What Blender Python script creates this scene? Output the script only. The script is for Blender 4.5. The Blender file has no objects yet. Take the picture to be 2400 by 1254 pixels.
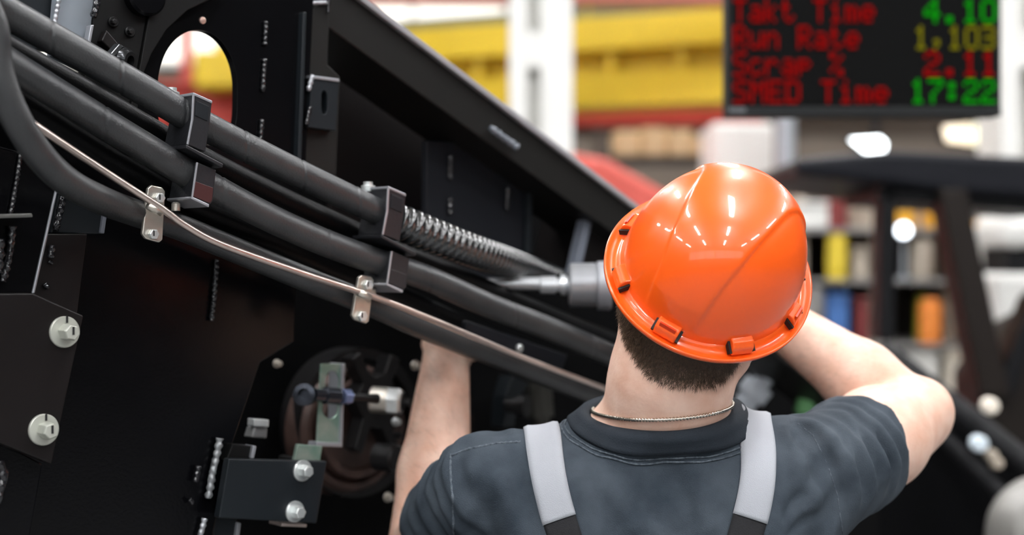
import bpy, bmesh, math, random
import numpy as np
from mathutils import Vector, Matrix

random.seed(7)
np.random.seed(7)
scene = bpy.context.scene
col = scene.collection

# ------------------------------------------------------------------ camera
H = 1.65                      # camera height, lens looks level along +Y
FPX = 50.0 / 36.0 * 2400.0    # focal length in pixels of the 2400 wide frame
cam_data = bpy.data.cameras.new('camera')
cam_data.lens = 50.0
cam_data.sensor_width = 36.0
cam_data.clip_start = 0.05
cam_data.clip_end = 100.0
cam_data.dof.use_dof = True
cam_data.dof.focus_distance = 1.60
cam_data.dof.aperture_fstop = 2.2
cam_data.dof.aperture_blades = 0
cam = bpy.data.objects.new('camera', cam_data)
cam.location = (0, 0, H)
cam.rotation_euler = (math.pi / 2, 0, 0)
col.objects.link(cam)
scene.camera = cam

# ------------------------------------------------------------------ world, exposure
world = bpy.data.worlds.new('world')
scene.world = world
world.use_nodes = True
world.node_tree.nodes['Background'].inputs[0].default_value = (0.9, 0.92, 1.0, 1)
world.node_tree.nodes['Background'].inputs[1].default_value = 0.05
scene.view_settings.view_transform = 'Standard'
scene.view_settings.look = 'None'
scene.view_settings.exposure = 0.45
scene.view_settings.gamma = 1.0
scene.view_settings.use_curve_mapping = False

LAMP = 60.0        # radiance of the hall's lamp diffusers
WINDOW = 1.6       # radiance of the daylight strip behind the camera

# ------------------------------------------------------------------ helpers
def P(px, py, Y):
    """point at distance Y in front of the camera that stands at photo pixel (px, py)"""
    return Vector(((px - 1200.0) / FPX * Y, Y, H - (py - 627.0) / FPX * Y))

# the side of the machine: a vertical plane that recedes to the right
YAW = math.radians(43.0)
MU = Vector((math.cos(YAW), math.sin(YAW), 0))      # along the machine side
MD = Vector((-math.sin(YAW), math.cos(YAW), 0))     # into the machine
MZ = Vector((0, 0, 1))
M0 = Vector((-0.522, 1.45, 0))
def M(px, py, d=0.0):
    r = Vector(((px - 1200.0) / FPX, 1.0, -(py - 627.0) / FPX))
    C = Vector((0, 0, H))
    t = (M0.dot(MD) + d - C.dot(MD)) / r.dot(MD)
    return C + r * t
def mscale(px, py, d=0.0):
    """metres per photo pixel at that spot of the machine"""
    return M(px, py, d).y / FPX

_mats = {}
def mat(name, color, rough=0.5, metal=0.0, spec=0.5, var=0.0, vscale=8.0, bump=0.0, bscale=60.0,
        coat=0.0, emit=None, estr=0.0, sss=0.0, rvar=0.0, color2=None, stretch=None, detail=4.0, alpha=None):
    if name in _mats: return _mats[name]
    m = bpy.data.materials.new(name)
    m.use_nodes = True
    nt = m.node_tree
    b = nt.nodes['Principled BSDF']
    b.inputs['Base Color'].default_value = (*color, 1)
    b.inputs['Roughness'].default_value = rough
    b.inputs['Metallic'].default_value = metal
    b.inputs['Specular IOR Level'].default_value = spec
    if coat:
        b.inputs['Coat Weight'].default_value = coat
        b.inputs['Coat Roughness'].default_value = 0.06
    if sss:
        b.inputs['Subsurface Weight'].default_value = sss
        b.inputs['Subsurface Radius'].default_value = (0.012, 0.005, 0.003)
        b.inputs['Subsurface Scale'].default_value = 1.0
    if emit:
        b.inputs['Emission Color'].default_value = (*emit, 1)
        b.inputs['Emission Strength'].default_value = estr
    tc = nt.nodes.new('ShaderNodeTexCoord')
    src = tc.outputs['Object']
    if stretch:
        mp = nt.nodes.new('ShaderNodeMapping')
        mp.inputs['Scale'].default_value = stretch
        nt.links.new(src, mp.inputs['Vector'])
        src = mp.outputs['Vector']
    if var or color2 or rvar:
        n = nt.nodes.new('ShaderNodeTexNoise')
        n.inputs['Scale'].default_value = vscale
        n.inputs['Detail'].default_value = detail
        nt.links.new(src, n.inputs['Vector'])
        ramp = nt.nodes.new('ShaderNodeValToRGB')
        ramp.color_ramp.elements[0].position = 0.3
        ramp.color_ramp.elements[1].position = 0.7
        c2 = color2 if color2 else tuple(min(1, c * (1 + var)) for c in color)
        c1 = color if color2 else tuple(c * (1 - var) for c in color)
        ramp.color_ramp.elements[0].color = (*c1, 1)
        ramp.color_ramp.elements[1].color = (*c2, 1)
        nt.links.new(n.outputs['Fac'], ramp.inputs['Fac'])
        nt.links.new(ramp.outputs['Color'], b.inputs['Base Color'])
        if rvar:
            mr = nt.nodes.new('ShaderNodeMapRange')
            mr.inputs['To Min'].default_value = max(0.02, rough - rvar)
            mr.inputs['To Max'].default_value = min(1, rough + rvar)
            nt.links.new(n.outputs['Fac'], mr.inputs['Value'])
            nt.links.new(mr.outputs['Result'], b.inputs['Roughness'])
    if bump:
        n2 = nt.nodes.new('ShaderNodeTexNoise')
        n2.inputs['Scale'].default_value = bscale
        n2.inputs['Detail'].default_value = 3.0
        nt.links.new(src, n2.inputs['Vector'])
        bp = nt.nodes.new('ShaderNodeBump')
        bp.inputs['Strength'].default_value = bump
        bp.inputs['Distance'].default_value = 0.002
        nt.links.new(n2.outputs['Fac'], bp.inputs['Height'])
        nt.links.new(bp.outputs['Normal'], b.inputs['Normal'])
    _mats[name] = m
    return m

# ---- materials
BLACK = mat('black_paint', (0.0020, 0.0020, 0.0027), 0.22, spec=0.30, rvar=0.04, vscale=14, bump=0.05, bscale=240)
BLACK_MATTE = mat('black_matte_paint', (0.0042, 0.0041, 0.0042), 0.5, spec=0.2, bump=0.05, bscale=300)
BLACK_WARM = mat('black_brown_paint', (0.0062, 0.0045, 0.0045), 0.40, spec=0.32, bump=0.04, bscale=300, rvar=.05)
BLACK_BEAM = mat('black_beam_paint', (0.0075, 0.0068, 0.006), 0.48, spec=0.32, bump=0.05, bscale=200)
BLACK_BLUE = mat('blue_black_paint', (0.009, 0.012, 0.015), 0.42, spec=0.36, bump=0.05, bscale=200)
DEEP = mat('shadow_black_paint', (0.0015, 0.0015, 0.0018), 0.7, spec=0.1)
WELD = mat('painted_weld', (0.012, 0.012, 0.014), 0.12, spec=0.8, bump=0.3, bscale=300)
EDGE = mat('steel_edge_glint', (0.42, 0.43, 0.46), 0.35, metal=0.6)  # pale steel; on black edges and weld beads a highlight put into the colour
PANEL_SHEEN = mat('panel_sheen_grey', (0.21, 0.235, 0.265), 0.45, spec=0.5, var=0.12, vscale=6)  # grey stands in for the reflection on a glossy black plate
RUBBER = mat('hose_rubber', (0.017, 0.018, 0.020), 0.40, spec=0.75, color2=(0.032, 0.033, 0.034), vscale=22, bump=0.25, bscale=420, rvar=0.06)
RUBBER_D = mat('shaded_hose_rubber', (0.0035, 0.0035, 0.004), 0.42, spec=0.14, var=.2, vscale=20, bump=0.2, bscale=400)  # hose rubber made darker to hold the shade inside the bundle
SPIRAL = mat('spiral_guard_plastic', (0.014, 0.015, 0.016), 0.2, spec=1.0, coat=0.6)
CLAMP = mat('clamp_black', (0.014, 0.0145, 0.017), 0.38, spec=0.5, bump=0.15, bscale=250)
CLAMP_RED = mat('clamp_maroon', (0.05, 0.014, 0.014), 0.4, spec=0.5)
ZINC = mat('zinc_plate', (0.58, 0.56, 0.50), 0.34, metal=0.85, color2=(0.70, 0.64, 0.56), vscale=30, rvar=0.08, bump=.05, bscale=200)
ZINC_GREEN = mat('zinc_green_plate', (0.20, 0.36, 0.28), 0.32, metal=0.6, color2=(0.48, 0.53, 0.46), vscale=38, rvar=0.08)
ZINC_WHITE = mat('zinc_bolt', (0.74, 0.77, 0.76), 0.3, metal=0.7, var=0.08, vscale=60)
BOLT_PALE = mat('pale_bolt_paint', (0.50, 0.51, 0.45), 0.34, metal=0.35, var=0.08, vscale=50)
MARK = mat('black_marker', (0.004, 0.004, 0.004), 0.6)
TUBE = mat('steel_tube', (0.60, 0.50, 0.45), 0.3, metal=0.9, color2=(0.72, 0.60, 0.54), vscale=25, stretch=(1, 1, 1))
CHROME = mat('tool_steel', (0.68, 0.70, 0.72), 0.28, metal=0.7, var=.06, vscale=40)
TOOLGREY = mat('tool_grey', (0.40, 0.41, 0.43), 0.30, metal=0.6, var=0.06, vscale=30)
TOOLBLACK = mat('tool_body_plastic', (0.02, 0.02, 0.022), 0.45)
RUST = mat('brown_iron', (0.035, 0.018, 0.014), 0.5, metal=0.1, color2=(0.07, 0.038, 0.03), vscale=25)
IRON = mat('dark_iron', (0.007, 0.0066, 0.007), 0.4, metal=0.0, spec=.3, var=.2, vscale=20)
SHADEBLUE = mat('blue_steel', (0.3, 0.36, 0.6), 0.25, metal=0.7)
ORANGE = mat('helmet_plastic', (0.98, 0.115, 0.008), 0.32, spec=0.4, coat=0.6, sss=0.0, bump=0.02, bscale=120)
ORANGE_IN = mat('helmet_slot_red', (0.65, 0.045, 0.008), 0.4)
SLOT = mat('slot_black', (0.003, 0.002, 0.002), 0.7)
SKIN = mat('skin', (0.70, 0.405, 0.295), 0.48, spec=0.4, color2=(0.82, 0.565, 0.45), vscale=34, bump=0.22, bscale=260, sss=0.12, detail=6)
HAIR = mat('brown_hair', (0.040, 0.022, 0.013), 0.5, spec=0.4, color2=(0.115, 0.070, 0.040), vscale=300)
SHIRT = mat('shirt_cotton', (0.028, 0.038, 0.050), 0.85, spec=0.2, color2=(0.070, 0.086, 0.104), vscale=16, bump=0.5, bscale=900, detail=9)
COLLAR = mat('collar_rib', (0.02, 0.026, 0.034), 0.8, spec=0.2, bump=0.4, bscale=700, var=.15, vscale=20)
SEAM = mat('shirt_seam', (0.05, 0.062, 0.078), 0.85, spec=0.2, bump=0.8, bscale=800, color2=(0.14, 0.165, 0.19), vscale=200)
STRAP = mat('strap_grey', (0.39, 0.405, 0.435), 0.8, spec=0.2, bump=0.35, bscale=900, var=0.04, vscale=12)
STRAPB = mat('strap_black', (0.022, 0.022, 0.024), 0.8, spec=0.25, bump=0.4, bscale=800)
TROUSER = mat('trouser_cloth', (0.03, 0.032, 0.036), 0.85, spec=0.2, bump=0.4, bscale=600)
BOOT = mat('boot_leather', (0.02, 0.017, 0.015), 0.5)
SILVER = mat('necklace_silver', (0.62, 0.56, 0.48), 0.25, metal=1.0)
EYE = mat('eye_white', (0.8, 0.78, 0.75), 0.2)

def finish(o, label=None, category=None, group=None, kind=None):
    if label: o['label'] = label
    if category: o['category'] = category
    if group: o['group'] = group
    if kind: o['kind'] = kind
    return o

def mesh_obj(name, verts, faces, material, parent=None, smooth=False, bevel=0.0):
    me = bpy.data.meshes.new(name)
    me.from_pydata([tuple(v) for v in verts], [], [tuple(f) for f in faces])
    return link_mesh(name, me, material, parent, smooth, bevel)

def link_mesh(name, me, material, parent=None, smooth=False, bevel=0.0, fix=True):
    if fix:
        bm = bmesh.new(); bm.from_mesh(me)
        bmesh.ops.recalc_face_normals(bm, faces=bm.faces[:])
        bm.to_mesh(me); bm.free()
    # move the mesh so its origin is its own centre
    n = len(me.vertices)
    co = np.empty(n * 3, np.float32); me.vertices.foreach_get('co', co)
    co = co.reshape(-1, 3)
    c = (co.min(0) + co.max(0)) / 2
    co -= c
    me.vertices.foreach_set('co', co.ravel())
    if smooth:
        me.polygons.foreach_set('use_smooth', [True] * len(me.polygons))
    me.update()
    me.materials.append(material)
    o = bpy.data.objects.new(name, me)
    col.objects.link(o)
    o.location = Vector([float(x) for x in c])
    if parent is not None: adopt(o, parent)
    if bevel:
        md = o.modifiers.new('bevel', 'BEVEL'); md.width = bevel; md.segments = 2; md.limit_method = 'ANGLE'
    return o

_wm = {}
def adopt(o, parent):
    """parent without moving: all parents here are unrotated, unscaled"""
    w = o.location.copy()
    p = world_loc(parent)
    o.parent = parent
    o.location = w - p
def world_loc(o):
    v = o.location.copy()
    while o.parent is not None:
        o = o.parent; v = v + o.location
    return v

def empty(name, loc, label=None, category=None, group=None, kind=None):
    o = bpy.data.objects.new(name, None)
    o.empty_display_size = 0.05
    o.location = loc
    col.objects.link(o)
    return finish(o, label, category, group, kind)

# ---- shape builders (return verts, faces)
def box_vf(c, ax, ay, az, hx, hy, hz):
    c = Vector(c); v = []
    for sx, sy, sz in ((-1,-1,-1),(1,-1,-1),(1,1,-1),(-1,1,-1),(-1,-1,1),(1,-1,1),(1,1,1),(-1,1,1)):
        v.append(c + ax * (sx * hx) + ay * (sy * hy) + az * (sz * hz))
    f = [(0,3,2,1),(4,5,6,7),(0,1,5,4),(1,2,6,5),(2,3,7,6),(3,0,4,7)]
    return v, f
X, Y_, Z = Vector((1,0,0)), Vector((0,1,0)), Vector((0,0,1))
def box(name, c, size, m, parent=None, bevel=0.0, ax=X, ay=Y_, az=Z):
    v, f = box_vf(c, ax, ay, az, size[0]/2, size[1]/2, size[2]/2)
    return mesh_obj(name, v, f, m, parent, False, bevel)
def join(parts):
    V, F = [], []
    for v, f in parts:
        o = len(V); V += list(v); F += [tuple(i + o for i in ff) for ff in f]
    return V, F

def prism(name, pts, d0, thick, m, parent=None, bevel=0.0012):
    """plate: outline given in photo pixels on the machine plane at depth d0, real thickness going into the machine"""
    a = [M(x, y, d0) for x, y in pts]
    b = [p + MD * thick for p in a]
    n = len(a)
    F = [tuple(range(n)), tuple(range(2*n-1, n-1, -1))] + [(i, i+n, (i+1) % n + n, (i+1) % n) for i in range(n)]
    return mesh_obj(name, a + b, F, m, parent, False, bevel)

def prism_hole(name, outer, hc, rx, ry, d0, thick, m, parent=None, bevel=0.0012, nseg=48, rot=0.0, sq=2.0):
    """plate with an oval opening; the outline must be star-shaped around the opening's centre"""
    def ray_hit(ang):
        dx, dy = math.cos(ang), math.sin(ang); best = None
        n = len(outer)
        for i in range(n):
            x1, y1 = outer[i]; x2, y2 = outer[(i+1) % n]
            ex, ey = x2-x1, y2-y1
            den = dx*ey - dy*ex
            if abs(den) < 1e-9: continue
            t = ((x1-hc[0])*ey - (y1-hc[1])*ex)/den
            s = ((x1-hc[0])*dy - (y1-hc[1])*dx)/den
            if t > 0 and -1e-6 <= s <= 1+1e-6 and (best is None or t < best): best = t
        return (hc[0]+dx*best, hc[1]+dy*best)
    angs = [2*math.pi*i/nseg for i in range(nseg)]
    angs += [math.atan2(y-hc[1], x-hc[0]) % (2*math.pi) for x, y in outer]
    angs = sorted(set(round(a, 6) for a in angs))
    hole = []; out = []
    for a in angs:
        ca, sa = math.cos(a-rot), math.sin(a-rot)
        r = 1.0/((abs(ca/rx))**sq + (abs(sa/ry))**sq)**(1/sq)
        hole.append((hc[0]+r*math.cos(a), hc[1]+r*math.sin(a)))
        out.append(ray_hit(a))
    n = len(angs)
    of = [M(x, y, d0) for x, y in out]; hf = [M(x, y, d0) for x, y in hole]
    ob = [p + MD*thick for p in of]; hb = [p + MD*thick for p in hf]
    V = of + hf + ob + hb; F = []
    for i in range(n):
        j = (i+1) % n
        F += [(i, j, n+j, n+i), (2*n+i, 3*n+i, 3*n+j, 2*n+j), (i, 2*n+i, 2*n+j, j), (n+i, n+j, 3*n+j, 3*n+i)]
    return mesh_obj(name, V, F, m, parent, False, bevel)

def catmull(pts, step):
    pts = [Vector(p) for p in pts]
    if len(pts) == 2:
        n = max(1, int((pts[1]-pts[0]).length/step))
        return [pts[0].lerp(pts[1], i/n) for i in range(n+1)]
    P_ = [pts[0]*2-pts[1]] + pts + [pts[-1]*2-pts[-2]]
    out = []
    for i in range(1, len(P_)-2):
        p0, p1, p2, p3 = P_[i-1], P_[i], P_[i+1], P_[i+2]
        n = max(2, int((p2-p1).length/step))
        for k in range(n):
            t = k/n
            out.append(0.5*((2*p1)+(p2-p0)*t+(2*p0-5*p1+4*p2-p3)*t*t+(3*p1-p0-3*p2+p3)*t**3))
    out.append(pts[-1])
    return out

def sweep_vf(path, rad, nseg=16, rfun=None, cap=True):
    """tube along a path; rad number or list; rfun(s, theta, i) scales the radius"""
    n = len(path)
    T = []
    for i in range(n):
        a = path[max(0, i-1)]; b = path[min(n-1, i+1)]
        T.append((b-a).normalized())
    up = Vector((0,0,1)) if abs(T[0].z) < 0.9 else Vector((1,0,0))
    N = (up - T[0]*up.dot(T[0])).normalized()
    V, F = [], []; s = 0.0
    for i in range(n):
        if i:
            s += (path[i]-path[i-1]).length
            N = (N - T[i]*N.dot(T[i])).normalized()
        B = T[i].cross(N)
        r = rad[i] if isinstance(rad, (list, tuple)) else rad
        for k in range(nseg):
            th = 2*math.pi*k/nseg
            rr = r*(rfun(s, th, i) if rfun else 1.0)
            V.append(path[i] + N*(math.cos(th)*rr) + B*(math.sin(th)*rr))
    for i in range(n-1):
        for k in range(nseg):
            a = i*nseg+k; b = i*nseg+(k+1) % nseg
            F.append((a, b, b+nseg, a+nseg))
    if cap:
        F.append(tuple(range(nseg-1, -1, -1)))
        F.append(tuple((n-1)*nseg+k for k in range(nseg)))
    return V, F

def frame_of(axis):
    a = axis.normalized()
    u = Vector((0,0,1)) if abs(a.z) < 0.9 else Vector((1,0,0))
    x = (u - a*u.dot(a)).normalized()
    return x, a.cross(x), a

def lathe_vf(c, axis, prof, nseg=32, cap=True):
    """prof: list of (distance along axis, radius)"""
    x, y, a = frame_of(axis); c = Vector(c)
    V, F = [], []
    for h, r in prof:
        for k in range(nseg):
            th = 2*math.pi*k/nseg
            V.append(c + a*h + x*(math.cos(th)*r) + y*(math.sin(th)*r))
    m = len(prof)
    for i in range(m-1):
        for k in range(nseg):
            p = i*nseg+k; q = i*nseg+(k+1) % nseg
            F.append((p, q, q+nseg, p+nseg))
    if cap:
        F.append(tuple(range(nseg-1, -1, -1))); F.append(tuple((m-1)*nseg+k for k in range(nseg)))
    return V, F
def lathe(name, c, axis, prof, m, parent=None, nseg=32, smooth=True, bevel=0.0):
    v, f = lathe_vf(c, axis, prof, nseg)
    o = mesh_obj(name, v, f, m, parent, False, bevel)
    if smooth: auto_smooth(o)
    return o
def auto_smooth(o, ang=0.6):
    me = o.data
    me.polygons.foreach_set('use_smooth', [True]*len(me.polygons))
    bm = bmesh.new(); bm.from_mesh(me)
    for e in bm.edges:
        if len(e.link_faces) == 2 and e.calc_face_angle(0) > ang: e.smooth = False
    bm.to_mesh(me); bm.free()
    return o

def hex_vf(c, axis, r, h, rot=0.0, crown=0.12):
    x, y, a = frame_of(axis); c = Vector(c); V = []; F = []
    rings = [(0, r), (h*(1-crown), r), (h, r*0.86)]
    for hh, rr in rings:
        for k in range(6):
            th = math.pi/3*k+rot
            V.append(c + a*hh + x*(math.cos(th)*rr) + y*(math.sin(th)*rr))
    for i in range(2):
        for k in range(6):
            p = i*6+k; q = i*6+(k+1) % 6
            F.append((p, q, q+6, p+6))
    F += [tuple(range(5, -1, -1)), tuple(range(12, 18))]
    return V, F

def bolt(parent, c, axis, rw, rh, hh, m, marks=False, wt=0.003, rot=0.3, name='bolt'):
    """washer with a hexagon head on it, part of its parent"""
    c = Vector(c); a = axis.normalized()
    w = lathe(('flange_bolt' if name == 'bolt' else name), c, axis, [(0, rw), (wt*0.7, rw), (wt, rw*0.95), (wt, rw*.3)], m, parent, 32)
    v, f = hex_vf(c+a*(wt*0.9), axis, rh, hh, rot)
    mesh_obj('hex_head', v, f, m, w, False, 0.0006)
    if marks:
        x, y, _ = frame_of(axis)
        box('paint_mark', c+a*(wt+0.0004)+x*(rw*0.78)-y*(rw*.1), (rw*0.42, 0.0022, 0.0008), MARK, w, 0, x, y, a)
        box('paint_mark', c+a*(wt*0.9+hh+0.0003)+x*(rh*0.2)-y*(rh*.05), (rh*0.95, 0.0022, 0.0008), MARK, w, 0, x, y, a)
    return w

def weld(parent, pts, d, rpx, m=None, blob=1.0):
    """knobbly weld bead through photo pixels on the machine plane"""
    path = catmull([M(x, y, d) for x, y in pts], 0.0012)
    r = rpx*mscale(pts[0][0], pts[0][1], d)
    ph = random.random()*6
    def rf(s, th, i):
        q = s/(r*1.5)
        return 0.72+0.28*abs(math.sin(q*2.2+ph)) + 0.12*math.sin(q*5.1+th*2+ph) + 0.1*math.sin(th*3+q)
    v, f = sweep_vf(path, r, 8, rf)
    return mesh_obj('weld_bead', v, f, m or WELD, parent, True)
# ================================================================== THE HALL
HX0, HX1, HY0, HY1, HZ = -13.0, 13.0, -11.0, 16.0, 8.0
FLOOR = mat('floor_concrete', (.17, .17, .17), .45, var=.15, vscale=1.5, bump=.1, bscale=30)
WALLM = mat('wall_panel', (.15, .12, .095), .8, var=.15, vscale=.6)
WALLD = mat('wall_panel_dark', (.045, .043, .042), .8, var=.15, vscale=.6)
CEIL = mat('ceiling_panel', (.55, .52, .48), .8, var=.08, vscale=.7)
def struct(o): o['kind'] = 'structure'; return o
cx_, cy_ = (HX0+HX1)/2, (HY0+HY1)/2
struct(box('floor', (cx_, cy_, -.05), (HX1-HX0, HY1-HY0, .1), FLOOR))
struct(box('ceiling', (cx_, cy_, HZ+.05), (HX1-HX0, HY1-HY0, .1), CEIL))
struct(box('wall_back', (cx_, HY1+.05, HZ/2), (HX1-HX0, .1, HZ), WALLM))
struct(box('wall_left', (HX0-.05, cy_, HZ/2), (.1, HY1-HY0, HZ), WALLD))
struct(box('wall_right', (HX1+.05, cy_, HZ/2), (.1, HY1-HY0, HZ), WALLD))
struct(box('wall_front', (cx_, HY0-.05, HZ/2), (HX1-HX0, .1, HZ), WALLD))
# daylight strip high in the wall behind the camera
win = struct(empty('window_1', (0, HY0, 3.6)))
GLOW = mat('daylight_glass', (.8, .85, .9), .2, emit=(.92, .97, 1.0), estr=WINDOW)
for i in range(6):
    box('pane', (-7.5+i*3.0, HY0+.03, 5.0), (2.8, .02, 2.6), GLOW, win)
for i in range(7):
    box('mullion', (-9.0+i*3.0, HY0+.04, 5.0), (.14, .06, 2.8), WALLD, win)
# hall lamps
LAMPM = mat('lamp_diffuser', (.9, .9, .9), .4, emit=(.98, .985, 1.0), estr=LAMP)
LAMPH = mat('lamp_housing', (.5, .5, .5), .5)
lamp0 = None
for lx in (-6.0, -2.0, 2.0, 6.0):
    for ly in (-6.0, -2.5, 1.0, 4.5, 8.5, 12.5):
        if lamp0 is None:
            lamp0 = empty('hall_lamp', (lx, ly, 6.3), 'long white hall lamp hanging from the ceiling', 'lamp', 'hall lamps overhead')
            h_ = box('housing', (lx, ly, 6.36), (.34, 2.0, .08), LAMPH, lamp0)
            d_ = box('diffuser', (lx, ly, 6.305), (.28, 1.9, .02), LAMPM, lamp0)
            w_ = box('hanger', (lx, ly, (6.4+HZ)/2), (.02, .02, HZ-6.4), LAMPH, lamp0)
            kids = [h_, d_, w_]
        else:
            r = lamp0.copy(); col.objects.link(r); r.location = (lx, ly, 6.3)
            for k in kids:
                c = k.copy(); col.objects.link(c); c.parent = r

# ================================================================== BACKGROUND THINGS
def pbox(name, x0, y0, x1, y1, Y, depth, m, parent=None, bevel=0.0):
    """box whose front face fills that photo rectangle at distance Y"""
    a, b = P(x0, y0, Y), P(x1, y1, Y)
    c = (a+b)/2; c.y = Y+depth/2
    return box(name, c, (abs(b.x-a.x), depth, abs(b.z-a.z)), m, parent, bevel)
def ppoly(name, pts, Y, depth, m, parent=None, bevel=0.0):
    a = [P(x, y, Y) for x, y in pts]; b = [p+Vector((0, depth, 0)) for p in a]; n = len(a)
    F = [tuple(range(n)), tuple(range(2*n-1, n-1, -1))]+[(i, i+n, (i+1) % n+n, (i+1) % n) for i in range(n)]
    return mesh_obj(name, a+b, F, m, parent, False, bevel)
def zpx(z, Y): return 627+(H-z)/Y*FPX
WHITE = mat('white_paint', (.78, .77, .73), .5, var=.05, vscale=3)
WHITE_C = mat('cream_paint', (.88, .80, .68), .5, var=.05, vscale=3)
YELLOW = mat('crane_yellow', (.62, .43, .012), .45, var=.08, vscale=4)
RED = mat('rack_red', (.50, .055, .04), .5, var=.1, vscale=4)
REDB = mat('hood_red', (.75, .12, .09), .4, var=.1, vscale=4)
MAROON = mat('maroon_paint', (.22, .035, .035), .5)
BROWN = mat('brown_steel', (.06, .042, .03), .6)
CARTON = mat('carton', (.72, .49, .26), .7, var=.1, vscale=6)
TAPE = mat('carton_tape', (.55, .40, .24), .4)
GREYB = mat('bench_grey', (.26, .25, .24), .5)
BGBLACK = mat('vehicle_black', (.005, .005, .006), .5, spec=.2)
BGBROWN = mat('vehicle_brown', (.014, .010, .008), .5, spec=.2)
ORANGEB = mat('orange_plastic', (.90, .28, .05), .5)
AMBER = mat('amber_plastic', (.85, .42, .03), .4)
LIME = mat('lime_plastic', (.62, .66, .06), .5)
BLUE = mat('blue_plastic', (.06, .16, .42), .5)
BEIGE = mat('beige_paint', (.42, .36, .29), .6)
STEELB = mat('galvanised', (.45, .48, .52), .4, metal=.3)
GREEN = mat('green_plastic', (.20, .50, .20), .5)

# white steel columns
def column(x0, x1, Y, label):
    t = empty('steel_column', ground_p((x0+x1)/2, Y), label, 'column')
    def xp(f): return x0+(x1-x0)*f
    zb = zpx(0.0, Y); zt = zpx(HZ, Y)
    pbox('flange', xp(0), zt, xp(.28), zb, Y, .34, WHITE, t, .01)
    pbox('flange', xp(.50), zt, xp(1.0), zb, Y, .34, WHITE, t, .01)
    pbox('web', xp(.26), zt, xp(.52), zb, Y+.12, .04, WHITE, t)
    for yy in (115, 480, 845):
        pbox('batten', xp(.27), yy-42, xp(.51), yy+42, Y+.02, .05, WHITE, t)
    pbox('base_plate', x0-60, zpx(.04, Y), x1+60, zb, Y-.08, .5, GREYB, t)
def ground_p(px, Y): return Vector(((px-1200)/FPX*Y, Y, 0))
column(1193, 1343, 6.6, 'white steel column between the yellow crane girders')
column(2348, 2500, 6.2, 'white steel column at the right edge beside the display')

# yellow crane girder, running across the hall
def beam_between(name, a, b, half_h, half_d, m, parent):
    ax = (b-a).normalized(); up = Z; sd = ax.cross(up).normalized(); up = sd.cross(ax)
    v, f = box_vf((a+b)/2, ax, sd, up, (b-a).length/2, half_d, half_h)
    return mesh_obj(name, v, f, m, parent)
g = empty('crane_girder', P(1300, 210, 10), 'long yellow overhead crane girder behind the white column', 'crane')
a, b = P(640, 137, 11.2), P(2600, 15, 8.9)
for dz, hh, hd, nm, mm in ((0, .115, .22, 'top_flange', YELLOW), (-.22, .12, .06, 'web', YELLOW), (-.40, .115, .22, 'bottom_flange', YELLOW)):
    beam_between(nm, a+Z*dz, b+Z*dz, hh, hd, mm, g)
for k in range(12):
    p = a.lerp(b, (k+.5)/12)-Z*.22
    box('stiffener', p-Y_*.1, (.05, .2, .16), YELLOW, g)
beam_between('crane_rail', a+Z*.17, b+Z*.17, .05, .06, mat('rail_olive', (.10, .11, .06), .5), g)
for xx in (660, 1500, 2590):
    p = a.lerp(b, (xx-640)/1960)
    box('hanger', (p.x, p.y, (p.z+HZ)/2+.08), (.1, .1, HZ-p.z-.16), YELLOW, g)

# red roof beams
def red_beam(ya, yb, hh, mm, Ya, Yb, lab, xe=2700):
    t = empty('roof_beam', P(900, (ya+yb)/2, Ya), lab, 'beam')
    a, b = P(300, ya, Ya), P(xe, yb, Yb)
    beam_between('web', a, b, hh, .05, mm, t)
    beam_between('top_flange', a+Z*hh, b+Z*hh, .02, .14, mm, t)
    beam_between('bottom_flange', a-Z*hh, b-Z*hh, .02, .14, mm, t)
    for f_ in (.1, .9):
        p = a.lerp(b, f_); box('hanger', (p.x, p.y+.0, (p.z+hh+HZ)/2), (.08, .08, HZ-p.z-hh), mm, t)
red_beam(245, 240, .16, RED, 12.0, 11.0, 'dark red roof beam below the yellow crane girder', 1790)
red_beam(-14, -4, .025, mat('pink_red', (.62, .2, .17), .5), 9.2, 9.0, 'pale red roof beam at the top edge above the girder')
red_beam(290, 282, .10, BROWN, 12.2, 11.4, 'dark brown roof beam under the red one')
hb_ = empty('hoist_block', P(520, 205, 11.0), 'yellow crane hoist block seen through the oval opening', 'hoist')
pbox('body', 452, 118, 606, 205, 11.4, .5, YELLOW, hb_, .03)
pbox('motor', 500, 100, 590, 120, 11.5, .3, YELLOW, hb_, .03)
q = P(550, 100, 11.6); box('hanger', (q.x, q.y, (q.z+HZ)/2), (.08, .08, HZ-q.z), YELLOW, hb_)
# lit window band high in the far wall
w2 = struct(empty('window_2', (-2.4, HY1, 3.95)))
W2G = mat('far_window_glass', (.8, .8, .75), .3, emit=(1.0, .93, .82), estr=.85)
for k in range(5):
    box('pane', (-4.75+k*1.04, HY1-.02, 4.85), (.98, .02, 1.75), W2G, w2)
for k in range(6):
    box('mullion', (-5.27+k*1.04, HY1-.03, 4.85), (.06, .06, 1.85), WHITE, w2)
box('sill', (-2.67, HY1-.06, 3.93), (5.3, .12, .06), WHITE, w2)

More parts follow.
